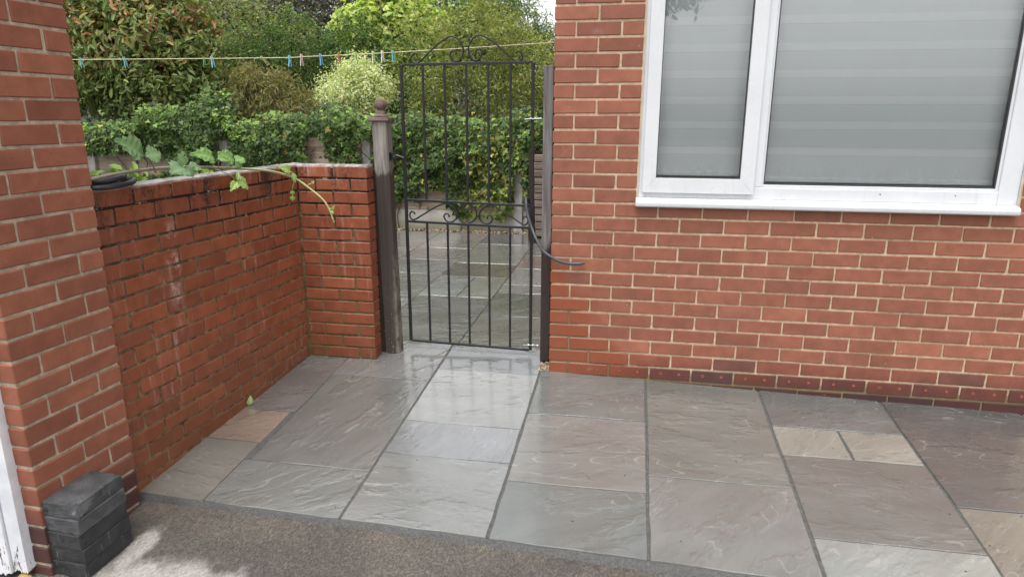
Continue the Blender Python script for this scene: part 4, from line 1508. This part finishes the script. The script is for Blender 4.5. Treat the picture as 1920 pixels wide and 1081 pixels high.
# ------------------------------------------------------------------ ivy over the fence
def ivy():
    t = thing('ivy', 'thick dark green ivy smothering the fence behind the patio', 'ivy', (-3.9, 4.45, 0.0))
    b = np.array((-3.9, 4.45, 0.0))
    n = 30000
    x = rng.uniform(-8.4, -0.62, n)
    top = 1.36 + 0.05 * np.sin(x * 3.1) + 0.04 * np.sin(x * 7.7 + 1) + 0.36 * np.exp(-((x + 4.90) / 0.42) ** 2) + 0.16 * np.exp(-((x + 2.7) / 0.5) ** 2) + 0.05 * np.exp(-((x + 0.8) / 0.4) ** 2)
    top = top + 0.13 * np.array([mnoise.noise(Vector((a * 1.7, 3.3, 0))) + 0.7 * mnoise.noise(Vector((a * 5.5, 8.1, 0))) for a in x]) + np.where(rng.random(n) < 0.06, rng.uniform(0, 0.14, n), 0)
    bot = 0.335 + 0.04 * np.sin(x * 5) + 0.06 * np.sin(x * 13) - 0.15 * np.exp(-((x + 1.25) / 0.40) ** 2)
    z = bot + (top - bot) * rng.random(n) ** 0.9
    keep = np.ones(n, bool)
    def gap(cx, cz, rx, rz):
        e = ((x - cx) / rx) ** 2 + ((z - cz) / rz) ** 2
        return e < 1 + rng.normal(0, 0.18, n)
    for g in ((-6.15, 0.78, 0.75, 0.16), (-6.7, 0.86, 0.10, 0.20), (-3.44, 1.04, 0.15, 0.16), (-3.36, 0.75, 0.20, 0.20), (-4.68, 1.03, 0.10, 0.09), (-4.67, 0.80, 0.10, 0.08),
              (-2.77, 0.98, 0.10, 0.18), (-1.95, 0.45, 0.22, 0.10), (-1.35, 0.32, 0.3, 0.05), (-0.89, 0.52, 0.07, 0.30), (-2.2, 0.34, 0.3, 0.05)):
        keep &= ~gap(*g)
    x, z, top, bot = x[keep], z[keep], top[keep], bot[keep]
    n = len(x)
    ns = np.array([mnoise.noise(Vector((a * 2.2, c * 2.6, 0))) + 0.6 * mnoise.noise(Vector((a * 6, c * 6, 5))) for a, c in zip(x, z)])
    f = (z - bot) / (top - bot)
    th = 0.05 + 0.12 * np.clip(np.sin(np.clip(f, 0, 1) * PI) + 0.35 * f, 0, 1.2) + 0.17 * ns
    th = np.maximum(th, 0.02)
    y = 4.455 - th * rng.random(n) ** 0.35
    # crest rolls back over the top of the fence
    cr = f > 0.84
    y[cr] += rng.uniform(-0.05, 0.40, cr.sum())
    P = np.stack([x, y, z], 1) - b
    N = np.stack([rng.normal(0, 0.35, n), -np.ones(n), 0.45 + rng.normal(0, 0.35, n) + 0.9 * (f > 0.85)], 1)
    tt = tints(n, [(0.030, 0.058, 0.015), (0.046, 0.084, 0.020), (0.068, 0.115, 0.027), (0.11, 0.17, 0.04)], [3, 4, 3, 1])
    young = rng.random(n) < np.clip((f - 0.62) * 1.7, 0, 0.75) * np.clip(0.5 + ns, 0, 1.3)
    tt[young] = tints(int(young.sum()), [(0.15, 0.24, 0.045), (0.22, 0.32, 0.06), (0.11, 0.19, 0.04)], [2, 1, 2])
    yl = rng.random(n) < 0.75 * np.exp(-((x + 1.15) / 0.42) ** 2) * np.clip(1.15 - f, 0, 1)
    tt[yl] = tints(int(yl.sum()), [(0.26, 0.30, 0.07), (0.40, 0.38, 0.12), (0.20, 0.27, 0.07)], [3, 1, 2])
    od = rng.random(n) < 0.012
    tt[od] = tints(int(od.sum()), [(0.36, 0.30, 0.06), (0.25, 0.15, 0.05)], [1, 1])
    sz = 0.046 * rng.uniform(0.5, 1.5, n)
    dist = np.linalg.norm(P + b - CAMP, axis=1) - 0.9 * (x > -3.2) + rng.random(n) * 0.5
    order = np.argsort(dist)
    s_i, r_i = order[:260], order[260:]
    leaf_objects(t, P[s_i], N[s_i], sz[s_i] * 1.1, 0.9, 'ivy', tt[s_i], MAT['leaf'], 260)
    stuff(link('foliage', leaf_mesh(P[r_i], N[r_i], sz[r_i], 0.9, 'ivy', tt[r_i], 0.8, 0.5), t, MAT['leaf']))
    V, F = [], []
    for k in range(16):
        xx = random.uniform(-6.5, -0.7)
        pts = [(xx + 3.9 + random.gauss(0, 0.05) * i, 0.03 - 0.02 * random.random(), 0.0 + i * 0.2) for i in range(6)]
        tube_data(catmull(pts, 2), 0.007, 5, V, F)
    link('stems', mesh_from(V, F, 'stems', True), t, MAT['bark'])
ivy()

# ------------------------------------------------------------------ shrubs and trees behind the fence
shrub('photinia_shrub', 'large glossy leaved shrub with orange young leaves beside the brick pier', 'shrub', (-6.8, 5.7, 0.0),
      [((-6.55, 5.55, 2.15), (1.15, 0.62, 0.95)), ((-7.6, 5.7, 2.5), (1.2, 0.7, 1.15)), ((-6.6, 5.9, 2.75), (0.95, 0.6, 0.62)), ((-6.2, 5.4, 1.75), (0.85, 0.5, 0.5))],
      820, 18, 0.080, 0.115, 0.34, 'oval', [(0.085, 0.125, 0.040), (0.120, 0.165, 0.052), (0.160, 0.200, 0.066), (0.20, 0.205, 0.072)], [2, 4, 4, 1.6], 'leaf', 7, 0.035,
      inner=0.35, top_palette=([(0.30, 0.19, 0.075), (0.31, 0.155, 0.075), (0.26, 0.22, 0.08), (0.19, 0.21, 0.075)], 1.7, 2.7, 0.62), singles=290, spread=0.8, droop=-0.45)
shrub('cotoneaster_tree', 'tall pale green shrub with pinkish flower heads behind the orange leaved shrub', 'shrub', (-6.4, 7.4, 0.0),
      [((-6.3, 7.3, 2.55), (1.25, 0.75, 0.85)), ((-7.5, 7.6, 2.7), (1.1, 0.8, 0.8)), ((-5.4, 7.3, 2.45), (0.85, 0.6, 0.78)), ((-6.2, 7.2, 1.5), (1.6, 0.6, 0.8))],
      900, 13, 0.07, 0.062, 0.45, 'plain', [(0.130, 0.175, 0.062), (0.175, 0.225, 0.08), (0.23, 0.26, 0.11)], [3, 4, 2], 'leaf_matt', 6, 0.04,
      top_palette=([(0.26, 0.17, 0.12), (0.20, 0.22, 0.09)], 2.4, 3.4, 0.35), inner=0.4)
shrub('conifer_hedge', 'dark green feathery conifer hedge behind the clothes line', 'conifer', (-4.6, 6.8, 0.0),
      [((-4.75, 6.7, 1.9), (0.85, 0.5, 1.0)), ((-3.9, 6.8, 1.9), (0.8, 0.5, 0.95)), ((-5.4, 6.9, 1.75), (0.75, 0.5, 0.85)), ((-3.1, 6.9, 1.75), (0.75, 0.45, 0.85)), ((-4.4, 6.6, 1.2), (1.5, 0.5, 0.8))],
      1500, 22, 0.055, 0.055, 0.38, 'plain', [(0.040, 0.080, 0.027), (0.066, 0.118, 0.038), (0.10, 0.16, 0.05)], [3, 4, 2], 'leaf_matt', 5, 0.04, inner=0.35, spread=1.1, droop=-0.4,
      top_palette=([(0.16, 0.21, 0.07), (0.13, 0.18, 0.06)], 1.7, 2.8, 0.6))
shrub('drooping_shrub', 'olive brown shrub with narrow drooping leaves behind the ivy', 'shrub', (-4.3, 5.35, 0.0),
      [((-4.55, 5.35, 1.62), (0.50, 0.32, 0.40)), ((-4.0, 5.3, 1.45), (0.55, 0.3, 0.26)), ((-4.85, 5.45, 1.85), (0.25, 0.25, 0.22))],
      240, 20, 0.07, 0.085, 0.17, 'plain', [(0.20, 0.19, 0.085), (0.165, 0.175, 0.075), (0.25, 0.21, 0.11), (0.19, 0.14, 0.085)], [3, 3, 2, 1], 'leaf_matt', 14, 0.010, 'twig', inner=0.4, spread=1.2, droop=0.9)
shrub('variegated_shrub', 'rounded pale cream and green variegated shrub behind the gate post', 'shrub', (-3.3, 5.5, 0.0),
      [((-3.36, 5.42, 1.70), (0.50, 0.36, 0.36)), ((-3.25, 5.4, 1.98), (0.30, 0.28, 0.20)), ((-3.05, 5.45, 1.72), (0.28, 0.28, 0.32)), ((-3.62, 5.42, 1.60), (0.24, 0.26, 0.26))],
      420, 22, 0.05, 0.042, 0.42, 'plain', [(0.56, 0.59, 0.36), (0.64, 0.66, 0.45), (0.44, 0.50, 0.26), (0.26, 0.34, 0.15)], [4, 3, 3, 1.5], 'leaf_matt', 6, 0.015, inner=0.5)
shrub('golden_ivy_tree', 'bright yellow green ivy covered tree top above the clothes pegs', 'tree', (-3.5, 7.9, 0.0),
      [((-3.55, 7.7, 2.85), (0.78, 0.55, 0.55)), ((-4.0, 7.8, 2.75), (0.5, 0.5, 0.45)), ((-3.05, 7.8, 2.7), (0.45, 0.45, 0.40)), ((-3.5, 7.8, 3.15), (0.45, 0.4, 0.32))],
      330, 17, 0.09, 0.085, 0.95, 'ivy', [(0.34, 0.42, 0.11), (0.42, 0.48, 0.15), (0.24, 0.33, 0.08), (0.48, 0.50, 0.20), (0.12, 0.18, 0.05)], [4, 3, 3, 1.5, 1.2], 'leaf_matt', 4, 0.06, inner=0.35)
shrub('twiggy_shrub', 'tall twiggy yellow green shrub seen through the gate bars', 'shrub', (-1.65, 5.75, 0.0),
      [((-2.45, 5.9, 2.15), (0.55, 0.45, 0.62)), ((-1.7, 5.9, 2.45), (0.62, 0.45, 0.50)), ((-0.95, 5.95, 2.06), (0.55, 0.45, 0.40)), ((-0.35, 6.0, 1.92), (0.6, 0.45, 0.40)), ((-1.35, 5.9, 2.42), (0.42, 0.4, 0.28)),
       ((-2.3, 5.7, 1.55), (0.40, 0.3, 0.40)), ((-1.2, 5.75, 1.75), (0.65, 0.3, 0.45))],
      820, 15, 0.075, 0.055, 0.36, 'plain', [(0.21, 0.25, 0.08), (0.28, 0.30, 0.10), (0.15, 0.20, 0.065), (0.32, 0.29, 0.12)], [4, 3, 2, 1.2], 'leaf_matt', 46, 0.013, 'twig', inner=0.16, spread=1.1, wig=0.07)
shrub('pine_tree', 'wispy pine with long needles against the white sky by the house corner', 'tree', (-1.0, 8.4, 0.0),
      [((-1.55, 8.2, 2.85), (0.55, 0.4, 0.42)), ((-1.0, 8.3, 2.50), (0.45, 0.4, 0.30)), ((-2.0, 8.4, 3.1), (0.5, 0.4, 0.4)), ((-0.5, 8.4, 2.25), (0.7, 0.4, 0.3)), ((-1.2, 8.4, 1.8), (1.4, 0.4, 0.7))],
      420, 20, 0.085, 0.13, 0.06, 'plain', [(0.17, 0.22, 0.09), (0.22, 0.27, 0.11), (0.12, 0.17, 0.07)], [3, 3, 2], 'leaf_matt', 9, 0.035, inner=0.3, spread=1.6, droop=-0.5)
shrub('dark_conifer', 'tall dark green conifer rising behind the gate scrolls', 'conifer', (-2.9, 9.6, 0.0),
      [((-2.75, 9.5, 2.9), (0.75, 0.5, 0.95)), ((-3.5, 9.7, 3.3), (0.7, 0.5, 1.0)), ((-2.1, 9.6, 2.6), (0.6, 0.5, 0.7)), ((-2.8, 9.6, 1.5), (1.2, 0.5, 0.9))],
      900, 15, 0.085, 0.085, 0.30, 'plain', [(0.075, 0.125, 0.06), (0.10, 0.16, 0.075), (0.13, 0.19, 0.085)], [3, 3, 2], 'leaf_matt', 5, 0.06, inner=0.4, spread=1.2)
shrub('copper_tree', 'dark purplish tree behind the shrubs at the top of the view', 'tree', (-8.2, 10.5, 0.0),
      [((-7.6, 10.3, 3.2), (1.3, 0.7, 0.9)), ((-6.2, 10.4, 3.3), (1.1, 0.7, 0.85)), ((-9.0, 10.6, 3.3), (1.2, 0.7, 0.9)), ((-5.0, 10.4, 3.1), (0.8, 0.6, 0.7)), ((-7.2, 10.5, 1.8), (2.4, 0.6, 1.0))],
      900, 15, 0.11, 0.10, 0.5, 'oval', [(0.085, 0.072, 0.075), (0.11, 0.10, 0.09), (0.085, 0.10, 0.065)], [3, 2, 2], 'leaf_matt', 6, 0.08, inner=0.4)
# hedge closing the back of the garden
def hedge():
    n = 40000
    x = rng.uniform(-15, 1.5, n)
    z = rng.random(n) * (4.2 + 0.25 * np.sin(x * 1.3) + 0.12 * np.sin(x * 4.1) - 1.1 * np.clip(x + 3.0, 0, 3))
    y = 11.2 + rng.normal(0, 0.18, n) + 0.12 * np.sin(x * 3 + z * 4)
    P = np.stack([x + 5, y - 11.2, z], 1)
    N = np.stack([rng.normal(0, 0.4, n), -np.ones(n), 0.6 + rng.normal(0, 0.3, n)], 1)
    t = thing('hedge', 'tall dark mixed hedge closing the garden behind the shrubs', 'hedge', (-5, 11.2, 0))
    link('crown', leaf_mesh(P, N, 0.11 * rng.uniform(0.6, 1.3, n), 0.55, 'oval', tints(n, [(0.06, 0.085, 0.045), (0.085, 0.115, 0.06), (0.11, 0.145, 0.07)], [3, 3, 1]), 0.9, 0.2), t, MAT['leaf_matt'])
    limbs((0, 0, 0), [((-4, 0, 1.2), (2, .1, .8)), ((0, 0, 1.2), (2, .1, .8)), ((3, 0, 1.2), (2, .1, .8))], 9, 0.04, MAT['bark'], t)
hedge()

# low weeds between the wall and the fence, seen over the coping
for lab, bx, by, bz, hh in (('pale green weed sprig standing close behind the coiled hose', -1.80, -0.95, -0.05, 1.22), ('yellow green weed tips behind the bramble stem on the wall', -1.72, -0.48, -0.05, 1.17)):
    shrub('weed', lab, 'plant', (bx, by, bz), [((bx, by, bz + hh - 0.06), (0.09, 0.13, 0.075))], 12, 10, 0.03, 0.05, 0.55, 'oval',
          [(0.16, 0.26, 0.05), (0.22, 0.32, 0.07), (0.08, 0.14, 0.04)], [3, 2, 1], 'leaf', 4, 0.005, 'bark', inner=0.3)

# ------------------------------------------------------------------ bramble trailing over the wall
bramble = thing('bramble', 'arching bramble stem with green leaves trailing over the garden wall', 'bramble', (-1.49, -1.45, 1.15))
BO = Vector((-1.49, -1.45, 1.15))
bst = [(-1.60, -1.62, 1.17), (-1.515, -1.43, 1.192), (-1.505, -1.234, 1.204), (-1.49, -0.972, 1.203), (-1.465, -0.577, 1.170), (-1.435, -0.30, 1.135), (-1.405, -0.12, 1.085), (-1.345, -0.075, 1.030), (-1.270, -0.065, 0.965), (-1.236, -0.06, 0.905), (-1.219, -0.06, 0.848)]
bpath = catmull([Vector(p) - BO for p in bst], 6)
nb_ = len(bpath)
def mat_stem():
    m = M('bramble_stem')
    pos = m.coord('Position')
    py = m.sep(pos)[1]
    c = m.mix(m.ramp(py, -0.8, -0.2), (0.22, 0.19, 0.14), (0.42, 0.46, 0.20))
    return m.set(c, 0.5, m.bump(m.noise(pos, 90, 3), 0.2, 0.002))
MAT['stem'] = mat_stem()
link('stem', tube(bpath, [0.0078 - 0.0038 * i / nb_ for i in range(nb_)], 8), bramble, MAT['stem'])

def bleaf_mesh(seed, tint, L=1.0):
    """serrated leaflet, folded along the midrib with side veins pressed in"""
    r = random.Random(seed)
    n = 12
    V, F = [], []
    half = [0.0, 0.20, 0.36, 0.46, 0.50, 0.50, 0.47, 0.42, 0.35, 0.27, 0.18, 0.09, 0.0]
    arch = r.uniform(0.12, 0.34)
    fold = r.uniform(0.10, 0.28)
    for i in range(n + 1):
        t = i / n
        x = t * L
        zc = -arch * (t - 0.4) ** 2 * 2.2
        wd = half[i] * 0.80 * (1 + (0.13 if i % 2 else -0.07))
        vein = 0.02 if i % 2 else 0.0
        V += [(x, 0, zc), (x + 0.03, wd * 0.5, zc + fold * wd * 0.5 + vein), (x + (0.07 if i % 2 else 0.0), wd, zc + fold * wd * 0.8 - vein + 0.03 * math.sin(i * 1.9 + seed)),
              (x + 0.03, -wd * 0.5, zc + fold * wd * 0.5 + vein), (x + (0.07 if i % 2 else 0.0), -wd, zc + fold * wd * 0.8 - vein + 0.03 * math.cos(i * 1.7 + seed))]
    for i in range(n):
        a, b = i * 5, (i + 1) * 5
        F += [(a, b, b + 1, a + 1), (a + 1, b + 1, b + 2, a + 2), (b, a, a + 3, b + 3), (b + 3, a + 3, a + 4, b + 4)]
    me = mesh_from(V, F, 'leaf')
    at = me.attributes.new('tint', 'FLOAT_COLOR', 'POINT')
    cols = []
    for i in range(n + 1):
        for k in range(5):
            f_ = 1.35 if k == 0 else (1.12 if i % 2 else 0.95)
            cols += [tint[0] * f_, tint[1] * f_, tint[2] * f_, 1]
    at.data.foreach_set('color', cols)
    return me

def orient(d, nrm):
    d = Vector(d).normalized()
    nrm = Vector(nrm)
    nrm = (nrm - d * nrm.dot(d)).normalized()
    s_ = nrm.cross(d)
    return Matrix(((d.x, s_.x, nrm.x), (d.y, s_.y, nrm.y), (d.z, s_.z, nrm.z))).to_euler()

DK, MD, LT = (0.155, 0.250, 0.125), (0.17, 0.29, 0.10), (0.27, 0.39, 0.12)
# base point, tip point, facing normal, tint
bl = [
    ((-1.475, -1.165, 1.262), (-1.485, -1.330, 1.352), (0.7, -0.5, 0.5), DK, 0.85),
    ((-1.475, -1.165, 1.262), (-1.440, -1.085, 1.275), (0.6, -0.7, 0.35), DK, 1.3),
    ((-1.478, -1.168, 1.262), (-1.520, -1.230, 1.290), (0.5, -0.6, -0.4), MD, 1.0),
    ((-1.455, -0.955, 1.205), (-1.470, -1.060, 1.190), (0.55, -0.5, 0.75), DK, 1.5),
    ((-1.455, -0.955, 1.205), (-1.430, -0.930, 1.150), (0.75, -0.6, 0.3), DK, 1.4),
    ((-1.455, -0.955, 1.208), (-1.462, -0.990, 1.275), (0.7, -0.6, 0.3), DK, 1.0),
    ((-1.450, -0.940, 1.205), (-1.425, -0.850, 1.195), (0.5, -0.5, 0.8), DK, 1.0),
    ((-1.455, -0.725, 1.225), (-1.490, -0.880, 1.275), (0.35, -0.75, 0.5), MD, 0.75),
    ((-1.455, -0.725, 1.225), (-1.430, -0.660, 1.222), (0.35, -0.75, 0.6), MD, 1.0),
    ((-1.450, -0.590, 1.205), (-1.480, -0.700, 1.268), (0.45, -0.65, 0.6), MD, 0.9),
    ((-1.450, -0.590, 1.205), (-1.435, -0.510, 1.225), (0.4, -0.7, 0.5), MD, 1.1),
    ((-1.450, -0.590, 1.205), (-1.432, -0.560, 1.160), (0.6, -0.7, 0.3), DK, 1.0),
    ((-1.405, -0.660, 1.120), (-1.395, -0.560, 1.085), (0.6, -0.6, 0.5), LT, 0.8),
    ((-1.405, -0.660, 1.118), (-1.400, -0.730, 1.085), (0.6, -0.6, 0.5), LT, 0.7),
    ((-1.405, -0.660, 1.12), (-1.410, -0.640, 1.170), (0.8, -0.5, 0.3), LT, 0.55),
    ((-1.400, -0.14, 1.120), (-1.425, -0.215, 1.155), (0.4, -0.8, 0.5), LT, 0.8),
    ((-1.400, -0.14, 1.120), (-1.385, -0.14, 1.058), (0.6, -0.8, 0.2), LT, 0.6),
    ((-1.415, -0.13, 1.020), (-1.412, -0.13, 0.990), (0.5, -0.9, 0.2), LT, 1.1),
    ((-1.415, -0.13, 0.992), (-1.418, -0.13, 0.958), (0.5, -0.9, 0.2), LT, 1.1),
    ((-1.33, -0.07, 1.052), (-1.31, -0.07, 1.066), (0.3, -0.9, 0.3), LT, 1.0),
    ((-1.225, -0.06, 0.905), (-1.206, -0.065, 0.932), (0.2, -0.9, 0.4), LT, 0.8),
    ((-1.225, -0.06, 0.905), (-1.212, -0.07, 0.886), (0.2, -0.9, 0.4), LT, 0.9),
    ((-1.219, -0.06, 0.850), (-1.213, -0.06, 0.834), (0.2, -0.9, 0.2), LT, 0.9),
]
for i, (a, b, nr, tc, wd) in enumerate(bl):
    d = Vector(b) - Vector(a)
    L = d.length * (0.76 if i < 12 else 0.95)
    o = link('leaf', bleaf_mesh(i * 3 + 1, tc), bramble, MAT['leaf'])
    o.location = Vector(a) - BO
    o.rotation_euler = orient(d, nr)
    o.scale = (L, L * wd, L)
V, F = [], []
for a, b in (((-1.478, -1.120, 1.203), (-1.475, -1.165, 1.262)), ((-1.470, -0.90, 1.203), (-1.455, -0.955, 1.205)), ((-1.470, -0.70, 1.185), (-1.455, -0.725, 1.225)), ((-1.462, -0.56, 1.170), (-1.450, -0.590, 1.205)),
             ((-1.465, -0.73, 1.178), (-1.405, -0.660, 1.120)), ((-1.420, -0.20, 1.108), (-1.400, -0.14, 1.120)), ((-1.405, -0.12, 1.085), (-1.415, -0.13, 1.020)), ((-1.355, -0.078, 1.035), (-1.33, -0.07, 1.052)), ((-1.243, -0.06, 0.915), (-1.225, -0.06, 0.905))):
    m_ = (Vector(a) + Vector(b)) / 2 + Vector((0.004, 0, 0.006))
    tube_data([Vector(a) - BO, m_ - BO, Vector(b) - BO], 0.0022, 5, V, F)
link('leaf_stalks', mesh_from(V, F, 'stalks', True), bramble, MAT['stem'])

# fallen leaves
def fallen(loc, d, nr, L, wd, tint, label, seed):
    o = link('fallen_leaf', bleaf_mesh(seed, tint), None, MAT['leaf'], loc, orient(d, nr))
    o.scale = (L, L * wd, L)
    tag(o, label, 'leaf')
fallen((-1.482, -0.635, gz(0, -0.635) + 0.002), (0.25, 0.05, 0.95), (0.8, -0.6, 0.2), 0.055, 0.75, (0.42, 0.52, 0.22), 'pale green fallen leaf standing against the foot of the garden wall', 51)
fallen((-1.645, -1.875, gz(0, -1.87) - DROP + 0.016), (0.75, 0.2, 0.04), (0.1, -0.3, 1), 0.06, 0.7, (0.36, 0.24, 0.09), 'dry brown fallen leaf at the foot of the white door frame', 52)

# ------------------------------------------------------------------ clothes line and pegs
LX0, LX1 = -5.2, 0.0
def lz(x):
    return 1.806 + 0.00125 * 0 + (0.069 * max(0, (x + 1.9) / 1.78) ** 1.25 if x > -1.9 else -0.004 * math.sin((x + 3.6) * 1.1))
lp = [(x, 1.0, lz(x)) for x in np.linspace(LX0, LX1 + 0.02, 60)]
cl = thing('clothes_line', 'thin cream clothes line strung across the garden to the house corner', 'clothes line', (LX1, 1.0, 1.80))
link('cord', tube([Vector(p) - Vector((LX1, 1.0, 1.80)) for p in lp], 0.0028, 6), cl, MAT['line'])
V, F = tube_data([(0.012, 0, 0.075), (-0.012, 0, 0.075)], 0.006, 8)
link('wall_hook', mesh_from(V, F), cl, MAT['zinc'])
PEG = [(-3.595, (0.16, 0.52, 0.55), -0.14, 'turquoise peg at the far left of the line, next to the brick pier', 1.0),
       (-3.236, (0.20, 0.55, 0.60), -0.16, 'light turquoise peg hanging alone, second from the pier', 1.0),
       (-2.603, (0.10, 0.42, 0.16), -0.05, 'short green peg left of a pale blue peg', 0.75),
       (-2.541, (0.28, 0.58, 0.68), -0.12, 'pale blue peg beside the short green peg', 1.0),
       (-2.155, (0.62, 0.55, 0.28), -0.75, 'yellowish peg tilted sideways on the line', 0.85),
       (-1.951, (0.18, 0.48, 0.60), 0.02, 'blue peg just left of a pinkish white peg', 1.0),
       (-1.864, (0.60, 0.46, 0.42), 0.0, 'pinkish white peg between two blue pegs', 1.0),
       (-1.723, (0.15, 0.42, 0.62), -0.12, 'bright blue peg left of the orange brown peg', 1.0),
       (-1.591, (0.45, 0.20, 0.09), 0.0, 'orange brown peg on the line above the variegated shrub', 0.95),
       (-1.468, (0.40, 0.60, 0.16), -0.05, 'lime green peg to the right of the orange brown peg', 1.05),
       (-1.343, (0.55, 0.62, 0.35), -0.03, 'pale yellow green peg left of a white peg', 0.95),
       (-1.278, (0.72, 0.68, 0.62), -0.05, 'white peg on the line left of the teal peg', 0.95),
       (-1.203, (0.12, 0.50, 0.48), -0.08, 'teal peg at the right end of the row, nearest the gate', 0.95)]
def peg_leg(sgn):
    """one jaw of a plastic spring peg"""
    pf = [(0.0012, 0.016), (0.0034, 0.012), (0.0018, 0.003), (0.0030, -0.008), (0.0025, -0.018), (0.0060, -0.042), (0.0090, -0.058), (0.0105, -0.058), (0.0092, -0.044), (0.0068, -0.020), (0.0072, -0.006), (0.0070, 0.008), (0.0052, 0.016)]
    n = len(pf)
    V = [(sgn * a, y, b) for y in (-0.0055, 0.0055) for a, b in pf]
    F = [tuple(range(n)), tuple(range(2 * n - 1, n - 1, -1))] + [(k, n + k, n + (k + 1) % n, (k + 1) % n) for k in range(n)]
    me = mesh_from(V, F)
    bm = bmesh.new()
    bm.from_mesh(me)
    bmesh.ops.recalc_face_normals(bm, faces=bm.faces[:])
    bm.to_mesh(me)
    bm.free()
    return me
V, F = tube_data([(-0.0075, 0, -0.012), (0.0075, 0, -0.012)], 0.0035, 8)
spring = mesh_from(V, F, 'spring', True)
spring.materials.append(MAT['zinc'])
for x, c, ti, lab, sc_ in PEG:
    pm_ = mat_plain('peg_plastic', c, 0.4, 0, 0.06, 30)
    t = thing('clothes_peg', lab, 'clothes peg', (x, 1.0, lz(x)), 0, 'pegs on the clothes line')
    t.rotation_euler = (0, ti, 0.9)
    t.scale = (sc_ * 1.05,) * 3
    for sg in (-1, 1):
        link('jaw', peg_leg(sg), t, pm_)
    link('spring', spring, t)

# ------------------------------------------------------------------ street behind the viewer, seen only as reflections in the glass
shrub('street_tree', 'leafy street tree behind the viewer, mirrored at the top of the small window pane', 'tree', (3.35, -13.5, -0.5),
      [((3.35, -13.5, 5.3), (0.8, 0.8, 0.6)), ((1.3, -13.5, 4.9), (1.1, 0.9, 1.0)), ((2.3, -13.8, 5.5), (1.2, 1.0, 1.0)), ((0.6, -13.6, 5.8), (1.0, 0.9, 0.9)), ((3.6, -13.7, 5.9), (0.9, 0.8, 0.6))],
      620, 14, 0.15, 0.16, 0.55, 'oval', [(0.04, 0.075, 0.025), (0.06, 0.10, 0.035)], [1, 1], 'leaf_matt', 1, 0.10, inner=0.4, wig=0.01)
pf_ = thing('picket_fence', 'low white picket fence across the drive, mirrored along the foot of the window panes', 'fence', (2.8, -7.4, -0.58))
for k in range(30):
    u = -2.5 + k * 0.17
    link('picket', mesh_from([(u - .035, 0, .08), (u + .035, 0, .08), (u + .035, 0, 1.20), (u, 0, 1.27), (u - .035, 0, 1.20), (u - .035, -.02, .08), (u + .035, -.02, .08), (u + .035, -.02, 1.20), (u, -.02, 1.27), (u - .035, -.02, 1.20)],
         [(0, 1, 2, 3, 4), (9, 8, 7, 6, 5), (0, 5, 6, 1), (1, 6, 7, 2), (2, 7, 8, 3), (3, 8, 9, 4), (4, 9, 5, 0)]), pf_, MAT['upvc'])
for z in (0.3, 0.95):
    link('rail', boxes((-2.6, 2.55, -0.06, -0.0225, z, z + 0.08)), pf_, MAT['upvc'])

# crumbs of pointing and grit left on the paving
def crumbs():
    r = random.Random(5)
    bm = bmesh.new()
    for _ in range(150):
        if r.random() < 0.55:
            x = r.uniform(-1.4, 2.2)
            y = yfront(x) - r.uniform(0.0, 0.10)
            z = gz(x, y) - DROP
        else:
            x, y = r.uniform(-1.1, 2.1), r.uniform(-1.35, -0.1)
            z = gz(x, y)
        q = r.uniform(0.0010, 0.0034)
        mt = Matrix.Translation((x, y, z + q * 0.5)) @ Matrix.Rotation(r.uniform(0, 6.3), 4, 'Z') @ Matrix.Diagonal((q * r.uniform(0.8, 1.7), q, q * 0.7, 1))
        bmesh.ops.create_icosphere(bm, subdivisions=1, radius=1.0, matrix=mt)
    me = bpy.data.meshes.new('crumbs')
    bm.to_mesh(me)
    bm.free()
    return me
tag(stuff(link('grit', crumbs(), None, MAT['haunch'])), 'dark crumbs of grit scattered over the paving slabs', 'grit')
